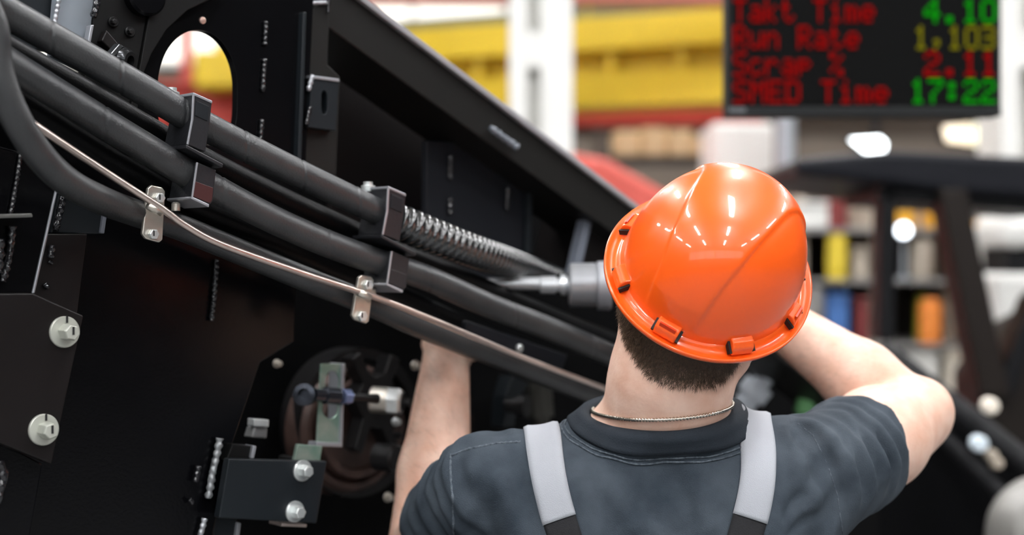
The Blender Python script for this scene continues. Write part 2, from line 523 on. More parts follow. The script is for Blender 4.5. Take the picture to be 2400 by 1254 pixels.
# red machine hood and cartons on a shelf
rh = empty('red_machine', ground_p(1430, 7.4), 'blurred red machine hood behind the sloping black beam', 'machine')
ppoly('hood', [(1180, 420), (1300, 352), (1420, 372), (1560, 450), (1620, 540), (1620, zpx(0, 7.4)), (1180, zpx(0, 7.4))], 7.4, 1.0, REDB, rh, .03)
ppoly('side_cover', [(1560, 452), (1640, 470), (1650, 560), (1650, zpx(0, 7.6)), (1560, zpx(0, 7.6))], 7.6, .9, MAROON, rh, .03)
sh = empty('carton_shelf', ground_p(1550, 9.4), 'dark shelf carrying cartons above the red machine', 'shelf')
pbox('plank', 1400, 364, 1700, 376, 9.4, .5, BROWN, sh)
pbox('plank', 1400, 560, 1700, 572, 9.4, .5, BROWN, sh)
for xx in (1402, 1690): pbox('post', xx, 300, xx+12, zpx(0, 9.4), 9.4, .5, BROWN, sh)
for k, (x0, x1, y0) in enumerate(((1440, 1500, 306), (1506, 1562, 300), (1568, 1622, 304), (1626, 1680, 318))):
    t = pbox('carton', x0, y0, x1, 364, 9.42, .4, CARTON, None, .01)
    finish(t, ('leftmost tan carton on the shelf above the red machine', 'second tan carton from the left on the shelf', 'third tan carton from the left on the shelf', 'rightmost and lowest tan carton on the shelf')[k], 'carton', 'cartons on the dark shelf')
    c_ = (P(x0, y0, 9.42)+P(x1, 364, 9.42))/2
    pbox('tape', (x0+x1)/2-5, y0-.5, (x0+x1)/2+5, 364, 9.413, .006, TAPE, t)
t = empty('white_cabinet', ground_p(1760, 8.2), 'blurred white cabinet directly above the orange helmet', 'cabinet')
pbox('body', 1668, 288, 1815, zpx(0, 8.2), 8.2, .5, WHITE, t, .02)
pbox('door', 1674, 296, 1738, zpx(.1, 8.2), 8.19, .02, WHITE, t, .004)
pbox('door', 1744, 296, 1809, zpx(.1, 8.2), 8.19, .02, WHITE, t, .004)
t = empty('grey_post', ground_p(1840, 7.8), 'pale grey steel post right of the white cabinet', 'post')
lathe('pole', ground_p(1841, 7.8), Z, [(0, .052), (H+.9, .052)], STEELB, t, 24)
lathe('foot', ground_p(1841, 7.8), Z, [(0, .12), (.03, .12)], STEELB, t, 24)

# storage rack on the right with its goods
RY = 6.6
rk = empty('storage_rack', ground_p(2150, RY), 'beige storage rack seen between the black vehicle posts', 'rack')
for xx in (1868, 2040, 2215, 2400): pbox('upright', xx, 400, xx+22, zpx(0, RY), RY+.1, .5, BEIGE, rk)
for yy in (535, 655, 805, 940): pbox('shelf', 1868, yy, 2422, yy+9, RY, .6, GREYB, rk)
pbox('back_panel', 1930, 440, 2062, 535, RY+.56, .02, MAROON, rk)
pbox('back_panel', 1868, 535, 2422, 990, RY+.58, .02, mat('back_brown', (.035, .027, .022), .7), rk)
def drum(name, x0, y0, x1, y1, Y, m, label, cat, cap_m=None):
    r = abs(x1-x0)/2/FPX*Y; c = P((x0+x1)/2, y1, Y+r); h = abs(y1-y0)/FPX*(Y+r)
    t = empty(name, c, label, cat)
    lathe('body', c, Z, [(0, r*.96), (h*.03, r), (h*.33, r), (h*.35, r*1.03), (h*.38, r), (h*.66, r), (h*.68, r*1.03), (h*.71, r), (h*.88, r)], m, t, 32)
    lathe('lid', c+Z*(h*.88), Z, [(0, r*1.02), (h*.05, r*1.02), (h*.07, r*.6), (h*.12, r*.5)], cap_m or m, t, 32)
    return t
def crate(name, x0, y0, x1, y1, Y, m, label, cat):
    t = empty(name, P((x0+x1)/2, y1, Y), label, cat)
    pbox('body', x0+2, y0+4, x1-2, y1, Y+.02, .36, m, t, .01)
    pbox('rim', x0, y0, x1, y0+8, Y, .4, m, t, .006)
crate('white_carton', 1872, 472, 1944, 534.5, RY, WHITE, 'white carton on the top shelf next to the helmet', 'carton')
drum('amber_can', 2102, 442, 2146, 534.5, RY, AMBER, 'amber can with white lid on the top shelf', 'can', WHITE)
drum('amber_can', 2164, 452, 2210, 534.5, RY, AMBER, 'amber can with amber lid on the top shelf', 'can')
drum('yellow_canister', 1938, 545, 1984, 654.5, RY, mat('canister_yellow', (.8, .6, .05), .5), 'tall yellow canister right of the helmet', 'canister')
drum('beige_roll', 2134, 560, 2186, 654.5, RY, BEIGE, 'beige roll on the second shelf', 'roll')
crate('grey_box', 2000, 580, 2036, 654.5, RY, BEIGE, 'narrow beige box beside the yellow canister', 'box')
drum('signal_can', 2268, 520, 2324, 654.5, RY, mat('signal_red', (.85, .13, .08), .5), 'red can with amber lid between the black posts', 'can', AMBER)
crate('blue_bin', 1936, 690, 1992, 804.5, RY, BLUE, 'blue plastic bin right of the helmet', 'bin')
drum('grey_pail', 1890, 670, 1930, 804.5, RY, GREYB, 'grey pail at the helmet edge beside the blue bin', 'pail')
drum('lime_bottle', 2146, 690, 2178, 804.5, RY+.2, LIME, 'lime yellow bottle behind the orange drum', 'bottle')
drum('orange_drum', 2154, 700, 2206, 804.5, RY, ORANGEB, 'bright orange drum on the third shelf', 'drum')
crate('maroon_box', 2008, 700, 2036, 804.5, RY, MAROON, 'dark maroon box on the third shelf', 'box')
crate('white_crate', 2096, 830, 2200, 939.5, RY, WHITE, 'white crate on the lowest shelf above the forearm', 'crate')
crate('cream_crate', 2218, 820, 2278, 939.5, RY, WHITE_C, 'cream crate on the lowest shelf by the slanted post', 'crate')
crate('orange_box', 2290, 740, 2326, 804.5, RY, ORANGEB, 'small orange box right of the slanted post', 'box')
t = empty('white_robot_column', ground_p(2385, 5.9), 'white machine column with dark band at the right edge', 'machine')
pbox('lower_body', 2335, 640, 2440, zpx(0, 5.9), 5.9, .4, WHITE, t, .03)
pbox('upper_body', 2350, 500, 2430, 582, 5.9, .4, WHITE, t, .05)
pbox('band', 2360, 580, 2430, 642, 5.95, .3, BGBLACK, t)

# lamps that shine in the background
def lampbox(name, pts, Y, col_, e, label, hang=True):
    t = empty(name, P(*pts[0], Y), label, 'lamp')
    m = mat('glow_'+name+str(len(_mats)), (.9, .9, .9), .4, emit=col_, estr=e)
    ppoly('lens', pts, Y, .03, m, t)
    cx = sum(p[0] for p in pts)/len(pts); cy = sum(p[1] for p in pts)/len(pts)
    ppoly('housing', [(cx+(x-cx)*1.08, cy+(y-cy)*1.12) for x, y in pts], Y+.031, .12, BGBLACK, t)
    if hang:
        q = P(cx, cy, Y+.1); box('hanger', (q.x, q.y, (q.z+HZ)/2), (.03, .03, HZ-q.z), BGBLACK, t)
lampbox('work_lamp', [(1996, 326), (2062, 322), (2076, 334), (2072, 362), (2044, 364)], 6.0, (.9, .97, 1.0), 6.0, 'bright white work lamp below the display')
lampbox('warm_lamp', [(2214, 296), (2275, 290), (2280, 338), (2222, 330)], 6.9, (1.0, .78, .46), 1.1, 'warm cream lamp under the right end of the display')
lampbox('warm_lamp', [(2284, 290), (2338, 300), (2344, 342), (2286, 340)], 6.9, (.85, .86, .5), 1.0, 'pale yellow green lamp beside the white column')
t = empty('round_lamp', P(2118, 655, RY+.05), 'small round white lamp on a stand between the posts', 'lamp')
lathe('lens', P(2118, 540, RY-.05), -Y_, [(0, .03), (.01, .028), (.014, .01)], mat('round_lamp_glow', (.9, .9, .9), .4, emit=(.86, .93, 1.0), estr=5.0), t, 24)
lathe('housing', P(2118, 540, RY-.045), Y_, [(0, .034), (.06, .03)], STEELB, t, 24)
lathe('stand', P(2118, 655, RY+.03), Z, [(0, .04), (.01, .04), (.012, .008), (.2, .008)], STEELB, t, 16)

# black vehicle frame on the right
VY = 4.6
vh_ = empty('black_vehicle', ground_p(2300, VY), 'black vehicle with roof, slanted posts and round cover at right', 'vehicle')
ppoly('roof', [(1868, 372), (2080, 352), (2500, 372), (2500, 470), (2240, 452), (2080, 430), (1868, 410)], VY, 1.0, mat('roof_black', (.006, .0065, .010), .5, spec=.2), vh_, .02)
ppoly('roof_bar', [(2060, 440), (2500, 455), (2500, 500), (2060, 470)], VY+.05, .5, BGBLACK, vh_, .01)
ppoly('post', [(2066, 420), (2104, 420), (2098, 800), (2062, 800)], VY+.05, .12, BGBLACK, vh_, .01)
ppoly('post', [(2200, 440), (2268, 440), (2370, 930), (2300, 930)], VY, .14, BGBROWN, vh_, .01)
ppoly('post', [(2420, 700), (2480, 640), (2380, 930), (2328, 930)], VY+.02, .14, BGBLACK, vh_, .01)
ppoly('side_cover', [(2296, 880), (2400, 760), (2520, 700), (2520, 1200), (2380, 1130), (2300, 960)], VY+.1, .3, BGBROWN, vh_, .02)
v3 = 3.7
ppoly('body', [(1960, 850), (2110, 846), (2160, 880), (2520, 1170), (2520, zpx(0, v3)), (1960, zpx(0, v3))], v3, 1.1, mat('body_black', (.0025, .0025, .003), .6, spec=.06), vh_, .02)
def bar(name, x0, y0, x1, y1, Y0, Y1, r, m):
    v, f = sweep_vf(catmull([P(x0, y0, Y0), P(x1, y1, Y1)], .05), r, 16); return mesh_obj(name, v, f, m, vh_, True)
bar('hand_rail', 2060, 820, 2480, 1150, 3.62, 3.45, .034, BGBLACK)
bar('hand_rail', 2150, 960, 2420, 1230, 3.6, 3.4, .02, BGBLACK)
for (x_, y_, r_, mm) in ((2296, 1040, .020, mat('reflector_blue_white', (.75, .85, .92), .3)), (2322, 952, .020, WHITE_C), (2326, 1068, .014, BEIGE), (2338, 1086, .014, BEIGE)):
    lathe('reflector', P(x_, y_, 3.42), -Y_, [(-.02, r_), (.004, r_), (.01, r_*.7)], mm, vh_, 20)
c = P(2470, 1250, 3.0)
lathe('round_cover', c, Vector((-.3, -1, .25)), [(-.5, .125), (-.1, .135), (-.05, .13), (0, .11), (.03, .08), (.04, .02)], mat('cover_grey', (.20, .19, .175), .4, color2=(.30, .29, .27), vscale=5), vh_, 48)
# hose fitting and green part that show under the raised forearm
ft = empty('pipe_fitting', P(1762, 940, 2.75), 'blurred pale metal pipe fitting right of the neck', 'fitting')
lathe('body', P(1735, 958, 2.72), P(1790, 890, 2.72)-P(1735, 958, 2.72), [(-.01, .016), (.0, .022), (.03, .022), (.03, .030), (.06, .030), (.06, .018), (.09, .016)], STEELB, ft, 24)
bp_ = P(1700, 1010, 2.72)
v, f = sweep_vf(catmull([P(1792, 886, 2.72), P(1840, 872, 2.78), P(1940, 880, 2.85), P(2080, 940, 2.9)], .02), .018, 14)
mesh_obj('hose', v, f, RUBBER_D, ft, True)
v, f = sweep_vf(catmull([P(1738, 955, 2.72), P(1700, 1000, 2.72), P(1660, 1080, 2.7)], .02), .018, 14)
mesh_obj('hose', v, f, RUBBER_D, ft, True)
gc = empty('green_cap', P(1886, 940, 2.75), 'small green cap under the raised forearm', 'cap')
lathe('cap', P(1886, 960, 2.76), Vector((.1, 0, 1)), [(0, .018), (.05, .018), (.055, .014)], GREEN, gc, 20)
lathe('rim', P(1886, 962, 2.76), Vector((.1, 0, 1)), [(-.004, .021), (.004, .021)], GREEN, gc, 20)

# ---- the display
DY = 2.9
disp = empty('display_board', P(2025, 270, DY), 'black production display with red, green and yellow digits at upper right', 'display')
CASE = mat('display_case', (.007, .0075, .008), .5, spec=.2)
SCREEN = mat('display_screen', (.0045, .0045, .0045), .7, spec=.05)
pbox('case', 1703, -80, 2347, 272, DY, .06, CASE, disp, .004)
pbox('screen', 1716, -68, 2336, 250, DY-.002, .004, SCREEN, disp)
pbox('bezel', 1703, 250, 2347, 272, DY-.005, .01, mat('bezel_grey', (.012, .013, .0135), .5, spec=.2), disp, .002)
pbox('badge', 1708, 252, 1748, 264, DY-.007, .003, mat('badge_grey', (.09, .095, .1), .4), disp)
q = P(2025, -80, DY+.03)
box('ceiling_pole', (q.x, q.y, (q.z+HZ)/2), (.05, .05, HZ-q.z), CASE, disp)
G5 = {'T':'1111100100001000010000100001000010 0','a':'00000 00000 01110 00001 01111 10001 01111','k':'10000 10000 10010 10100 11000 10100 10010','t':'01000 01000 11100 01000 01000 01001 00110',
 'i':'00100 00000 01100 00100 00100 00100 01110','m':'00000 00000 11010 10101 10101 10101 10101','e':'00000 00000 01110 10001 11111 10000 01110','R':'11110 10001 10001 11110 10100 10010 10001',
 'u':'00000 00000 10001 10001 10001 10011 01101','n':'00000 00000 10110 11001 10001 10001 10001','S':'01111 10000 10000 01110 00001 00001 11110','c':'00000 00000 01110 10000 10000 10001 01110',
 'r':'00000 00000 10110 11001 10000 10000 10000','p':'00000 00000 11110 10001 11110 10000 10000','%':'11000 11001 00010 00100 01000 10011 00011','M':'10001 11011 10101 10101 10001 10001 10001',
 'E':'11111 10000 10000 11110 10000 10000 11111','D':'11110 10001 10001 10001 10001 10001 11110','4':'00010 00110 01010 10010 11111 00010 00010','.':'00000 00000 00000 00000 00000 01100 01100',
 '1':'00100 01100 00100 00100 00100 00100 01110','0':'01110 10001 10001 10001 10001 10001 01110',',':'00000 00000 00000 00000 01100 00100 01000','3':'11110 00001 00001 01110 00001 00001 11110',
 '2':'01110 10001 00001 00110 01000 10000 11111','7':'11111 00001 00010 00100 01000 01000 01000',':':'00000 01100 01100 00000 01100 01100 00000'}
G5['T'] = '11111 00100 00100 00100 00100 00100 00100'
def led(txt, x0, x1, y0, y1, m):
    n = len(txt); cw = (x1-x0)/(n*6-1); ch = (y1-y0)/7
    for i, c in enumerate(txt):
        if c == ' ': continue
        parts = []
        for r, row in enumerate(G5[c].split()):
            for k, bit in enumerate(row):
                if bit == '1':
                    ax = x0+(i*6+k)*cw; ay = y0+r*ch
                    a_, b_ = P(ax, ay, DY-.004), P(ax+cw, ay+ch, DY-.004)
                    c_ = (a_+b_)/2
                    parts.append(box_vf(c_, X, Y_, Z, abs(b_.x-a_.x)/2, .0012, abs(b_.z-a_.z)/2))
        v, f = join(parts)
        mesh_obj('readout_character', v, f, m, disp)
LR = mat('led_red', (.02, .002, .002), .8, spec=0.0, emit=(1.0, .006, .006), estr=.185)
LG = mat('led_green', (.002, .02, .002), .8, spec=0.0, emit=(.008, 1.0, .01), estr=.185)
LY = mat('led_yellow', (.02, .02, .002), .8, spec=0.0, emit=(.75, .66, .015), estr=.15)
for txt, x0, x1, y0, y1, m in (('Takt Time', 1718, 2050, -3, 52, LR), ('Run Rate', 1718, 2014, 60, 114, LR), ('Scrap %', 1718, 1976, 122, 178, LR), ('SMED Time', 1718, 2082, 188, 242, LR),
                               ('4.10', 2166, 2336, -3, 54, LG), ('1,103', 2142, 2334, 60, 116, LY), ('2.11', 2166, 2336, 120, 178, LR), ('17:22', 2134, 2334, 185, 242, LG)):
    led(txt, x0, x1, y0, y1, m)
# ================================================================== THE MACHINE
def ground(p, z=0.0): return Vector((p.x, p.y, z))

chassis = empty('machine_chassis', ground(M(900, 900, .3)),
                'black painted welded steel machine chassis with ribs, beam and oval opening', 'machine')

def slab(name, top, d, thick, m, parent, zbot=0.0, bevel=0.0015):
    """plate whose upper outline is given in pixels and which runs straight down to height zbot"""
    a = [M(x, y, d) for x, y in top]
    a = a + [ground(a[-1], zbot), ground(a[0], zbot)]
    n = len(a); b = [p + MD*thick for p in a]
    F = [tuple(range(n)), tuple(range(2*n-1, n-1, -1))] + [(i, i+n, (i+1) % n+n, (i+1) % n) for i in range(n)]
    return mesh_obj(name, a+b, F, m, parent, False, bevel)

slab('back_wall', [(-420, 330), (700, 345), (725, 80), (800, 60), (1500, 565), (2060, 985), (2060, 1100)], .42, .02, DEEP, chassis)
slab('side_panel', [(-420, 120), (480, 330), (560, 420), (700, 520), (690, 800), (610, 850), (545, 1040), (500, 1250)], .12, .02, BLACK, chassis, zbot=.25)
slab('side_post', [(-420, 800), (40, 1000)], .14, .1, BLACK, chassis)

# upper left plates
prism('upper_panel', [(-420, -120), (130, -120), (122, 120), (-420, 60)], .10, .012, BLACK_BLUE, chassis)
prism('upper_panel', [(141, -120), (232, -120), (204, 170), (120, 130)], .085, .012, PANEL_SHEEN, chassis)  # black plate with its bright reflection put into the base colour
weld(chassis, [(140, -20), (134, 20), (126, 62)], .082, 6, EDGE)  # gloss highlight of the bead, painted as a pale colour
weld(chassis, [(232, -30), (226, 10), (219, 40)], .07, 9, WELD)
prism('edge_strip', [(213, 58), (221, 58), (210, 118), (203, 114)], .07, .012, EDGE, chassis, .001)
prism('mounting_plate', [(234, -120), (372, -120), (346, 32), (318, 190), (300, 260), (190, 230), (214, 90)], .082, .02, BLACK_MATTE, chassis)
prism('mounting_plate', [(376, -120), (560, -60), (500, -4), (440, 24), (392, 68), (356, 125), (332, 185), (322, 260), (304, 258), (322, 190), (350, 32)], .078, .02, BLACK_MATTE, chassis)
c = M(333, -8, .082)
lathe('round_cover', c, -MD, [(0, .024), (.012, .024), (.015, .021), (.0155, .010)], BLACK, chassis, 40)
for q in ((264, 52), (303, 75)):
    s = mscale(*q, .08)
    w = lathe('flange_bolt', M(*q, .082), -MD, [(0, 13*s), (.003, 13*s), (.004, 11*s)], IRON, chassis, 24)
    v, f = hex_vf(M(*q, .078), -MD, 7*s, .006, .2); mesh_obj('hex_head', v, f, IRON, w, False, .0005)
prism('lug', [(238, 95), (262, 120), (300, 160), (320, 165), (312, 140), (280, 105), (250, 70)], .07, .012, BLACK_WARM, chassis)

# plate with the oval opening
def arch_plate():
    hc = (463, 205); outer = [(312, -120), (740, -120), (716, 400), (560, 400), (312, 360)]
    n = 80; ang = sorted(set([round(2*math.pi*i/n, 6) for i in range(n)] +
                             [round(math.atan2(y-hc[1], x-hc[0]) % (2*math.pi), 6) for x, y in outer]))
    hole, out = [], []
    for a in ang:
        dx, dy = math.cos(a), math.sin(a); best = 1e9
        for i in range(len(outer)):
            x1, y1 = outer[i]; x2, y2 = outer[(i+1) % len(outer)]
            ex, ey = x2-x1, y2-y1; den = dx*ey-dy*ex
            if abs(den) < 1e-9: continue
            t = ((x1-hc[0])*ey-(y1-hc[1])*ex)/den; s = ((x1-hc[0])*dy-(y1-hc[1])*dx)/den
            if t > 0 and -1e-6 <= s <= 1+1e-6: best = min(best, t)
        out.append((hc[0]+dx*best, hc[1]+dy*best))
        sq = 2.0 if dy < 0 else 4.0
        r = 1/((abs(dx)/93)**sq+(abs(dy)/135)**sq)**(1/sq)
        hole.append((hc[0]+dx*r, hc[1]+dy*r))
    n = len(ang)
    of = [M(x, y, .105) for x, y in out]; hf = [M(x, y, .105) for x, y in hole]
    T = MD*.012
    V = of+hf+[p+T for p in of]+[p+T for p in hf]; F = []
    for i in range(n):
        j = (i+1) % n
        F += [(i, j, n+j, n+i), (2*n+i, 3*n+i, 3*n+j, 2*n+j), (i, 2*n+i, 2*n+j, j), (n+i, n+j, 3*n+j, 3*n+i)]
    mesh_obj('opening_plate', V, F, BLACK, chassis, False, .001)
arch_plate()
lathe('rivet', M(474, 48, .105), -MD, [(0, .0045), (.002, .0042), (.003, .002)], mat('copper_rivet', (.75, .5, .42), .35, metal=.5), chassis, 16)

# rib weld line and the channel rib with its slotted bracket
for seg in ([(623, 50), (621, 105)], [(621, 138), (618, 175), (616, 215)], [(614, 280), (611, 335)]):
    weld(chassis, seg, .102, 6)
prism('channel_rib', [(711, 28), (719, 28), (706, 400), (697, 400)], .095, .03, BLACK_BLUE, chassis)
prism('rib_flange', [(720, 30), (764, 2), (775, -40), (768, 152), (797, 180), (788, 420), (706, 400)], .112, .010, BLACK_BEAM, chassis)
weld(chassis, [(717, 22), (730, 8), (765, 6)], .108, 5, EDGE)
weld(chassis, [(771, -8), (769, 30)], .108, 4)
b_ = prism_hole('slotted_bracket', [(730, 182), (794, 191), (787, 306), (723, 298)], (760, 240), 7, 28, .098, .014, BLACK_BLUE, chassis, sq=3)
prism('bracket_edge', [(728, 176), (796, 185), (796, 192), (728, 183)], .096, .014, EDGE, chassis, .0008)
weld(chassis, [(733, 176), (727, 195), (723, 213)], .096, 6, EDGE)
weld(chassis, [(727, 250), (722, 272), (718, 292)], .096, 5)

# the sloping top beam
prism('top_beam', [(560, -216), (845, 0), (1490, 490), (2040, 908), (2020, 985), (1440, 548), (770, 65), (520, -115)], .13, .12, BLACK_BEAM, chassis, .002)
prism('top_flange', [(560, -228), (849, -12), (1494, 479), (2043, 898), (2040, 908), (1490, 490), (845, 0), (560, -216)], .122, .14,  # grey strip standing in for the light on the beam's rim
      mat('flange_light_rim', (.30, .29, .30), .35, spec=.6), chassis, .001)  # light caught along the beam's upper rim, put into a grey strip
prism('inner_panel', [(775, 160), (1075, 380), (1075, 640), (775, 520)], .32, .01, BLACK_WARM, chassis)
# gusset plates under the beam
prism('gusset', [(1000, 330), (1146, 336), (1240, 410), (1234, 680), (1000, 640)], .20, .012, mat('navy_black', (.008, .009, .0125), .4, spec=.4), chassis)
prism('gusset_edge', [(1143, 330), (1150, 328), (1243, 402), (1240, 412)], .185, .02, mat('grey_edge', (.2, .21, .25), .35, spec=.6), chassis)
weld(chassis, [(1150, 300), (1180, 322), (1212, 346)], .118, 9, mat('weld_highlight', (.17, .19, .22), .25, spec=.7))  # highlight under the beam, painted as a paler bead
weld(chassis, [(1056, 365), (1055, 420)], .196, 7)
weld(chassis, [(1056, 465), (1055, 500)], .196, 7)
weld(chassis, [(1190, 440), (1188, 492)], .196, 6)
prism('rib_plate', [(1240, 410), (1250, 415), (1243, 660), (1233, 660)], .19, .14, BLACK_BLUE, chassis)
weld(chassis, [(1286, 530), (1281, 600)], .38, 9)
prism('rib_edge', [(1375, 508), (1390, 510), (1360, 640), (1345, 640)], .15, .02, mat('rib_edge_paint', (.15, .165, .2), .35, spec=.6), chassis)
prism('rib_plate', [(1390, 512), (1440, 552), (1430, 680), (1362, 650)], .17, .12, BLACK_WARM, chassis)

# lower left plates
prism('stiffener_plate', [(-420, 240), (146, 380), (80, 690), (-420, 690)], .062, .01, BLACK, chassis, .0022)
prism('plate_edge', [(137, 415), (143, 415), (82, 688), (75, 688)], .060, .012, EDGE, chassis, .0012)  # reflection along the plate's edge, laid on as a pale strip
prism('stiffener_plate', [(150, 400), (252, 440), (240, 548), (120, 546)], .085, .02, BLACK_BLUE, chassis)
prism('plate_edge', [(243, 498), (252, 500), (245, 548), (236, 546)], .08, .02, mat('grey_edge', (.2, .21, .25), .35), chassis)
prism('strip_plate', [(112, 548), (205, 548), (180, 745), (70, 720)], .066, .02, BLACK_WARM, chassis)
prism('ledge', [(-420, 512), (76, 500), (78, 509), (-420, 524)], .03, .04, mat('ledge_edge', (.2, .2, .19), .3, metal=.5), chassis)
weld(chassis, [(52, 340), (40, 420), (24, 505)], .058, 6)
weld(chassis, [(30, 530), (22, 600), (6, 660)], .056, 9)
weld(chassis, [(0, 560), (-4, 640)], .05, 12)
weld(chassis, [(152, 440), (142, 490), (130, 540)], .08, 9)
weld(chassis, [(123, 575), (118, 605)], .062, 8)
weld(chassis, [(114, 612), (124, 618)], .062, 5)
weld(chassis, [(104, 665), (112, 675)], .062, 7)
slab('lower_plate', [(-420, 980), (-10, 1030), (100, 1088), (64, 1290)], .05, .03, BLACK, chassis, zbot=.25)
weld(chassis, [(-4, 1080), (8, 1110), (0, 1150), (-6, 1180)], .046, 12)
weld(chassis, [(508, 608), (503, 680), (496, 752)], .116, 7)
weld(chassis, [(515, 1027), (505, 1080), (496, 1120), (488, 1168)], .112, 9, mat('bright_weld', (.28, .29, .30), .25, metal=.4, bump=.4, bscale=300))
weld(chassis, [(480, 1215), (468, 1260)], .112, 7, EDGE)
weld(chassis, [(466, 1092), (458, 1130)], .112, 7)
weld(chassis, [(444, 1170), (452, 1180)], .112, 6)
prism('edge_strip', [(594, 1044), (602, 1046), (596, 1075), (588, 1074)], .10, .02, EDGE, chassis)
prism('edge_strip', [(557, 1224), (566, 1226), (556, 1300), (547, 1300)], .12, .02, EDGE, chassis)
prism('corner_plate', [(545, 1040), (600, 1046), (590, 1090), (530, 1080)], .105, .02, BLACK_MATTE, chassis)
slab('corner_plate', [(500, 1090), (562, 1100), (552, 1300)], .125, .02, BLACK_BLUE, chassis, zbot=.25)
prism('strut', [(548, 552), (640, 560), (690, 600), (520, 556)], .10, .02, mat('grey_edge', (.2, .21, .25), .35), chassis)
prism('strut', [(820, 640), (960, 690), (960, 705), (820, 655)], .2, .02, BLACK_BLUE, chassis)
prism('tube_strip', [(1095, 752), (1330, 832), (1312, 884), (1090, 792)], .075, .01, mat('navy_black', (.008, .009, .0125), .4), chassis)
v_, f_ = lathe_vf(M(1216, 816, .073), -MD, [(0, .006), (.003, .006), (.005, .003)], 16)
mesh_obj('rivet', v_, f_, ZINC_WHITE, chassis, True)
prism('strap_bracket', [(1296, 832), (1318, 838), (1314, 900), (1294, 895)], .12, .04, BLACK_BLUE, chassis)
prism('bracket', [(1200, 880), (1240, 900), (1215, 935), (1205, 1000), (1180, 1000), (1185, 930)], .25, .03, BLACK_BLUE, chassis)
lathe('pipe_fitting', M(1188, 950, .24), MU*.4-MD, [(0, .012), (.02, .012), (.02, .017), (.035, .017)], IRON, chassis)
lathe('pipe_fitting', M(1265, 935, .3), -MZ+MU*.1, [(-.05, .022), (.03, .022), (.03, .014), (.08, .014)], mat('dull_iron', (.07, .068, .06), .4, metal=.6), chassis)

# ---- bolted cover plate, lower left
cover = empty('cover_plate', M(60, 1080, .03), 'brown black cover plate with two big pale bolts at lower left', 'cover plate')
prism('plate', [(-420, 692), (76, 687), (196, 740), (121, 1088), (-10, 1035), (-420, 985)], .028, .02, BLACK_WARM, cover, .0015)
for q, r in (((150, 778), .3), ((101, 1007), .8)):
    s = mscale(*q, .03)
    bolt(cover, M(*q, .028), -MD, 37*s, 20*s, .018, BOLT_PALE, True, .0035, r)

# ---- box bracket with two bolts, bottom
bb = empty('bolted_bracket', M(640, 1226, .09), 'flat black rectangular bracket with two shiny zinc bolts near the arm', 'bracket')
prism('plate', [(536, 1075), (767, 1081), (742, 1227), (513, 1214)], .088, .012, BLACK_BLUE, bb, .0015)
prism('side_web', [(755, 1085), (766, 1082), (741, 1226), (732, 1224)], .096, .10, BLACK_MATTE, bb)
prism('foot', [(662, 1226), (720, 1228), (719, 1236), (660, 1234)], .092, .03, mat('foot_metal', (.4, .33, .3), .4, metal=.4), bb)
for q, r in (((708, 1103), .1), ((690, 1199), .55)):
    s = mscale(*q, .09)
    bolt(bb, M(*q, .088), -MD, 25*s, 15*s, .013, ZINC_WHITE, False, .003, r)

# ---- slotted zinc plate and its tab
zp = empty('slotted_plate', M(772, 1046, .15), 'upright greenish zinc plate with two round cutouts above the black bracket', 'plate')
prism_hole('upper_plate', [(753, 853), (809, 852), (806, 932), (748, 932)], (779, 896), 17, 28, .150, .003, ZINC_GREEN, zp, .0008)
prism_hole('lower_plate', [(748, 932), (806, 932), (803, 1047), (742, 1045)], (774, 958), 18, 23, .150, .003, ZINC_GREEN, zp, .0008)
prism('side_flange', [(802, 853), (809, 852), (803, 1047), (797, 1046)], .146, .03, EDGE, zp, .0008)
prism('foot_flange', [(743, 1036), (803, 1039), (803, 1048), (742, 1046)], .140, .02, EDGE, zp, .0008)
zt = prism('zinc_tab', [(698, 1041), (756, 1046), (750, 1083), (690, 1079)], .120, .006, ZINC_GREEN, None, .0008)
finish(zt, 'small square zinc tab just above the black bracket', 'tab')

# ---- rod with collar through the slotted plate
rod = empty('linkage_rod', M(755, 935, .14), 'dark steel linkage rod with open collar and blue hex end', 'rod')
ca, cb = M(735, 925, .14), M(812, 930, .14)
ax_ = (cb-ca).normalized(); s = mscale(760, 930, .14)
lathe('shaft', ca, ax_, [(0, 15*s), (30*s, 15*s), (32*s, 20*s), (70*s, 20*s), (74*s, 14*s)], mat('rod_steel', (.06, .065, .08), .25, metal=.8), rod)
lathe('collar', M(716, 925, .15), (-MD*.6-ax_*.6).normalized(), [(-.01, 26*s), (.012, 26*s), (.013, 15*s), (0.0, 14*s)], mat('rod_steel', (.06, .065, .08), .25), rod)
v_, f_ = hex_vf(cb+ax_*.001-ax_*(14*s), ax_, 19*s, .014, .2); mesh_obj('hex_end', v_, f_, SHADEBLUE, rod, False, .0008)
lathe('cross_shaft', cb+ax_*.01, ax_, [(0, 8*s), (75*s, 12*s)], IRON, rod)

# ---- hub: star plate, fitting, drum
hub = empty('brake_hub', M(880, 1100, .3), 'dark star shaped hub with drum behind the zinc plate', 'hub')
prism('star_plate', [(846, 826), (866, 872), (882, 884), (902, 876), (918, 830), (938, 842), (920, 896), (936, 938), (918, 985),
                     (934, 1046), (918, 1056), (894, 1004), (868, 1002), (850, 1064), (832, 1054), (852, 980), (834, 938), (852, 898), (826, 842)], .26, .03, IRON, hub, .002)
s = mscale(860, 1000, .3)
lathe('drum', M(800, 985, .36), -MD, [(0, 175*s), (.05, 175*s), (.05, 150*s), (.035, 145*s), (.035, 20*s)], IRON, hub, 64)
lathe('drum_ring', M(800, 1000, .34), -MD, [(0, 160*s), (.03, 150*s), (.04, 140*s), (.04, 128*s), (.03, 120*s), (.05, 112*s), (.05, 98*s), (.04, 92*s)], RUST, hub, 64)
lathe('small_cylinder', M(886, 1070, .2), -MD+MU*.3, [(0, .02), (.03, .02), (.034, .016)], IRON, hub)
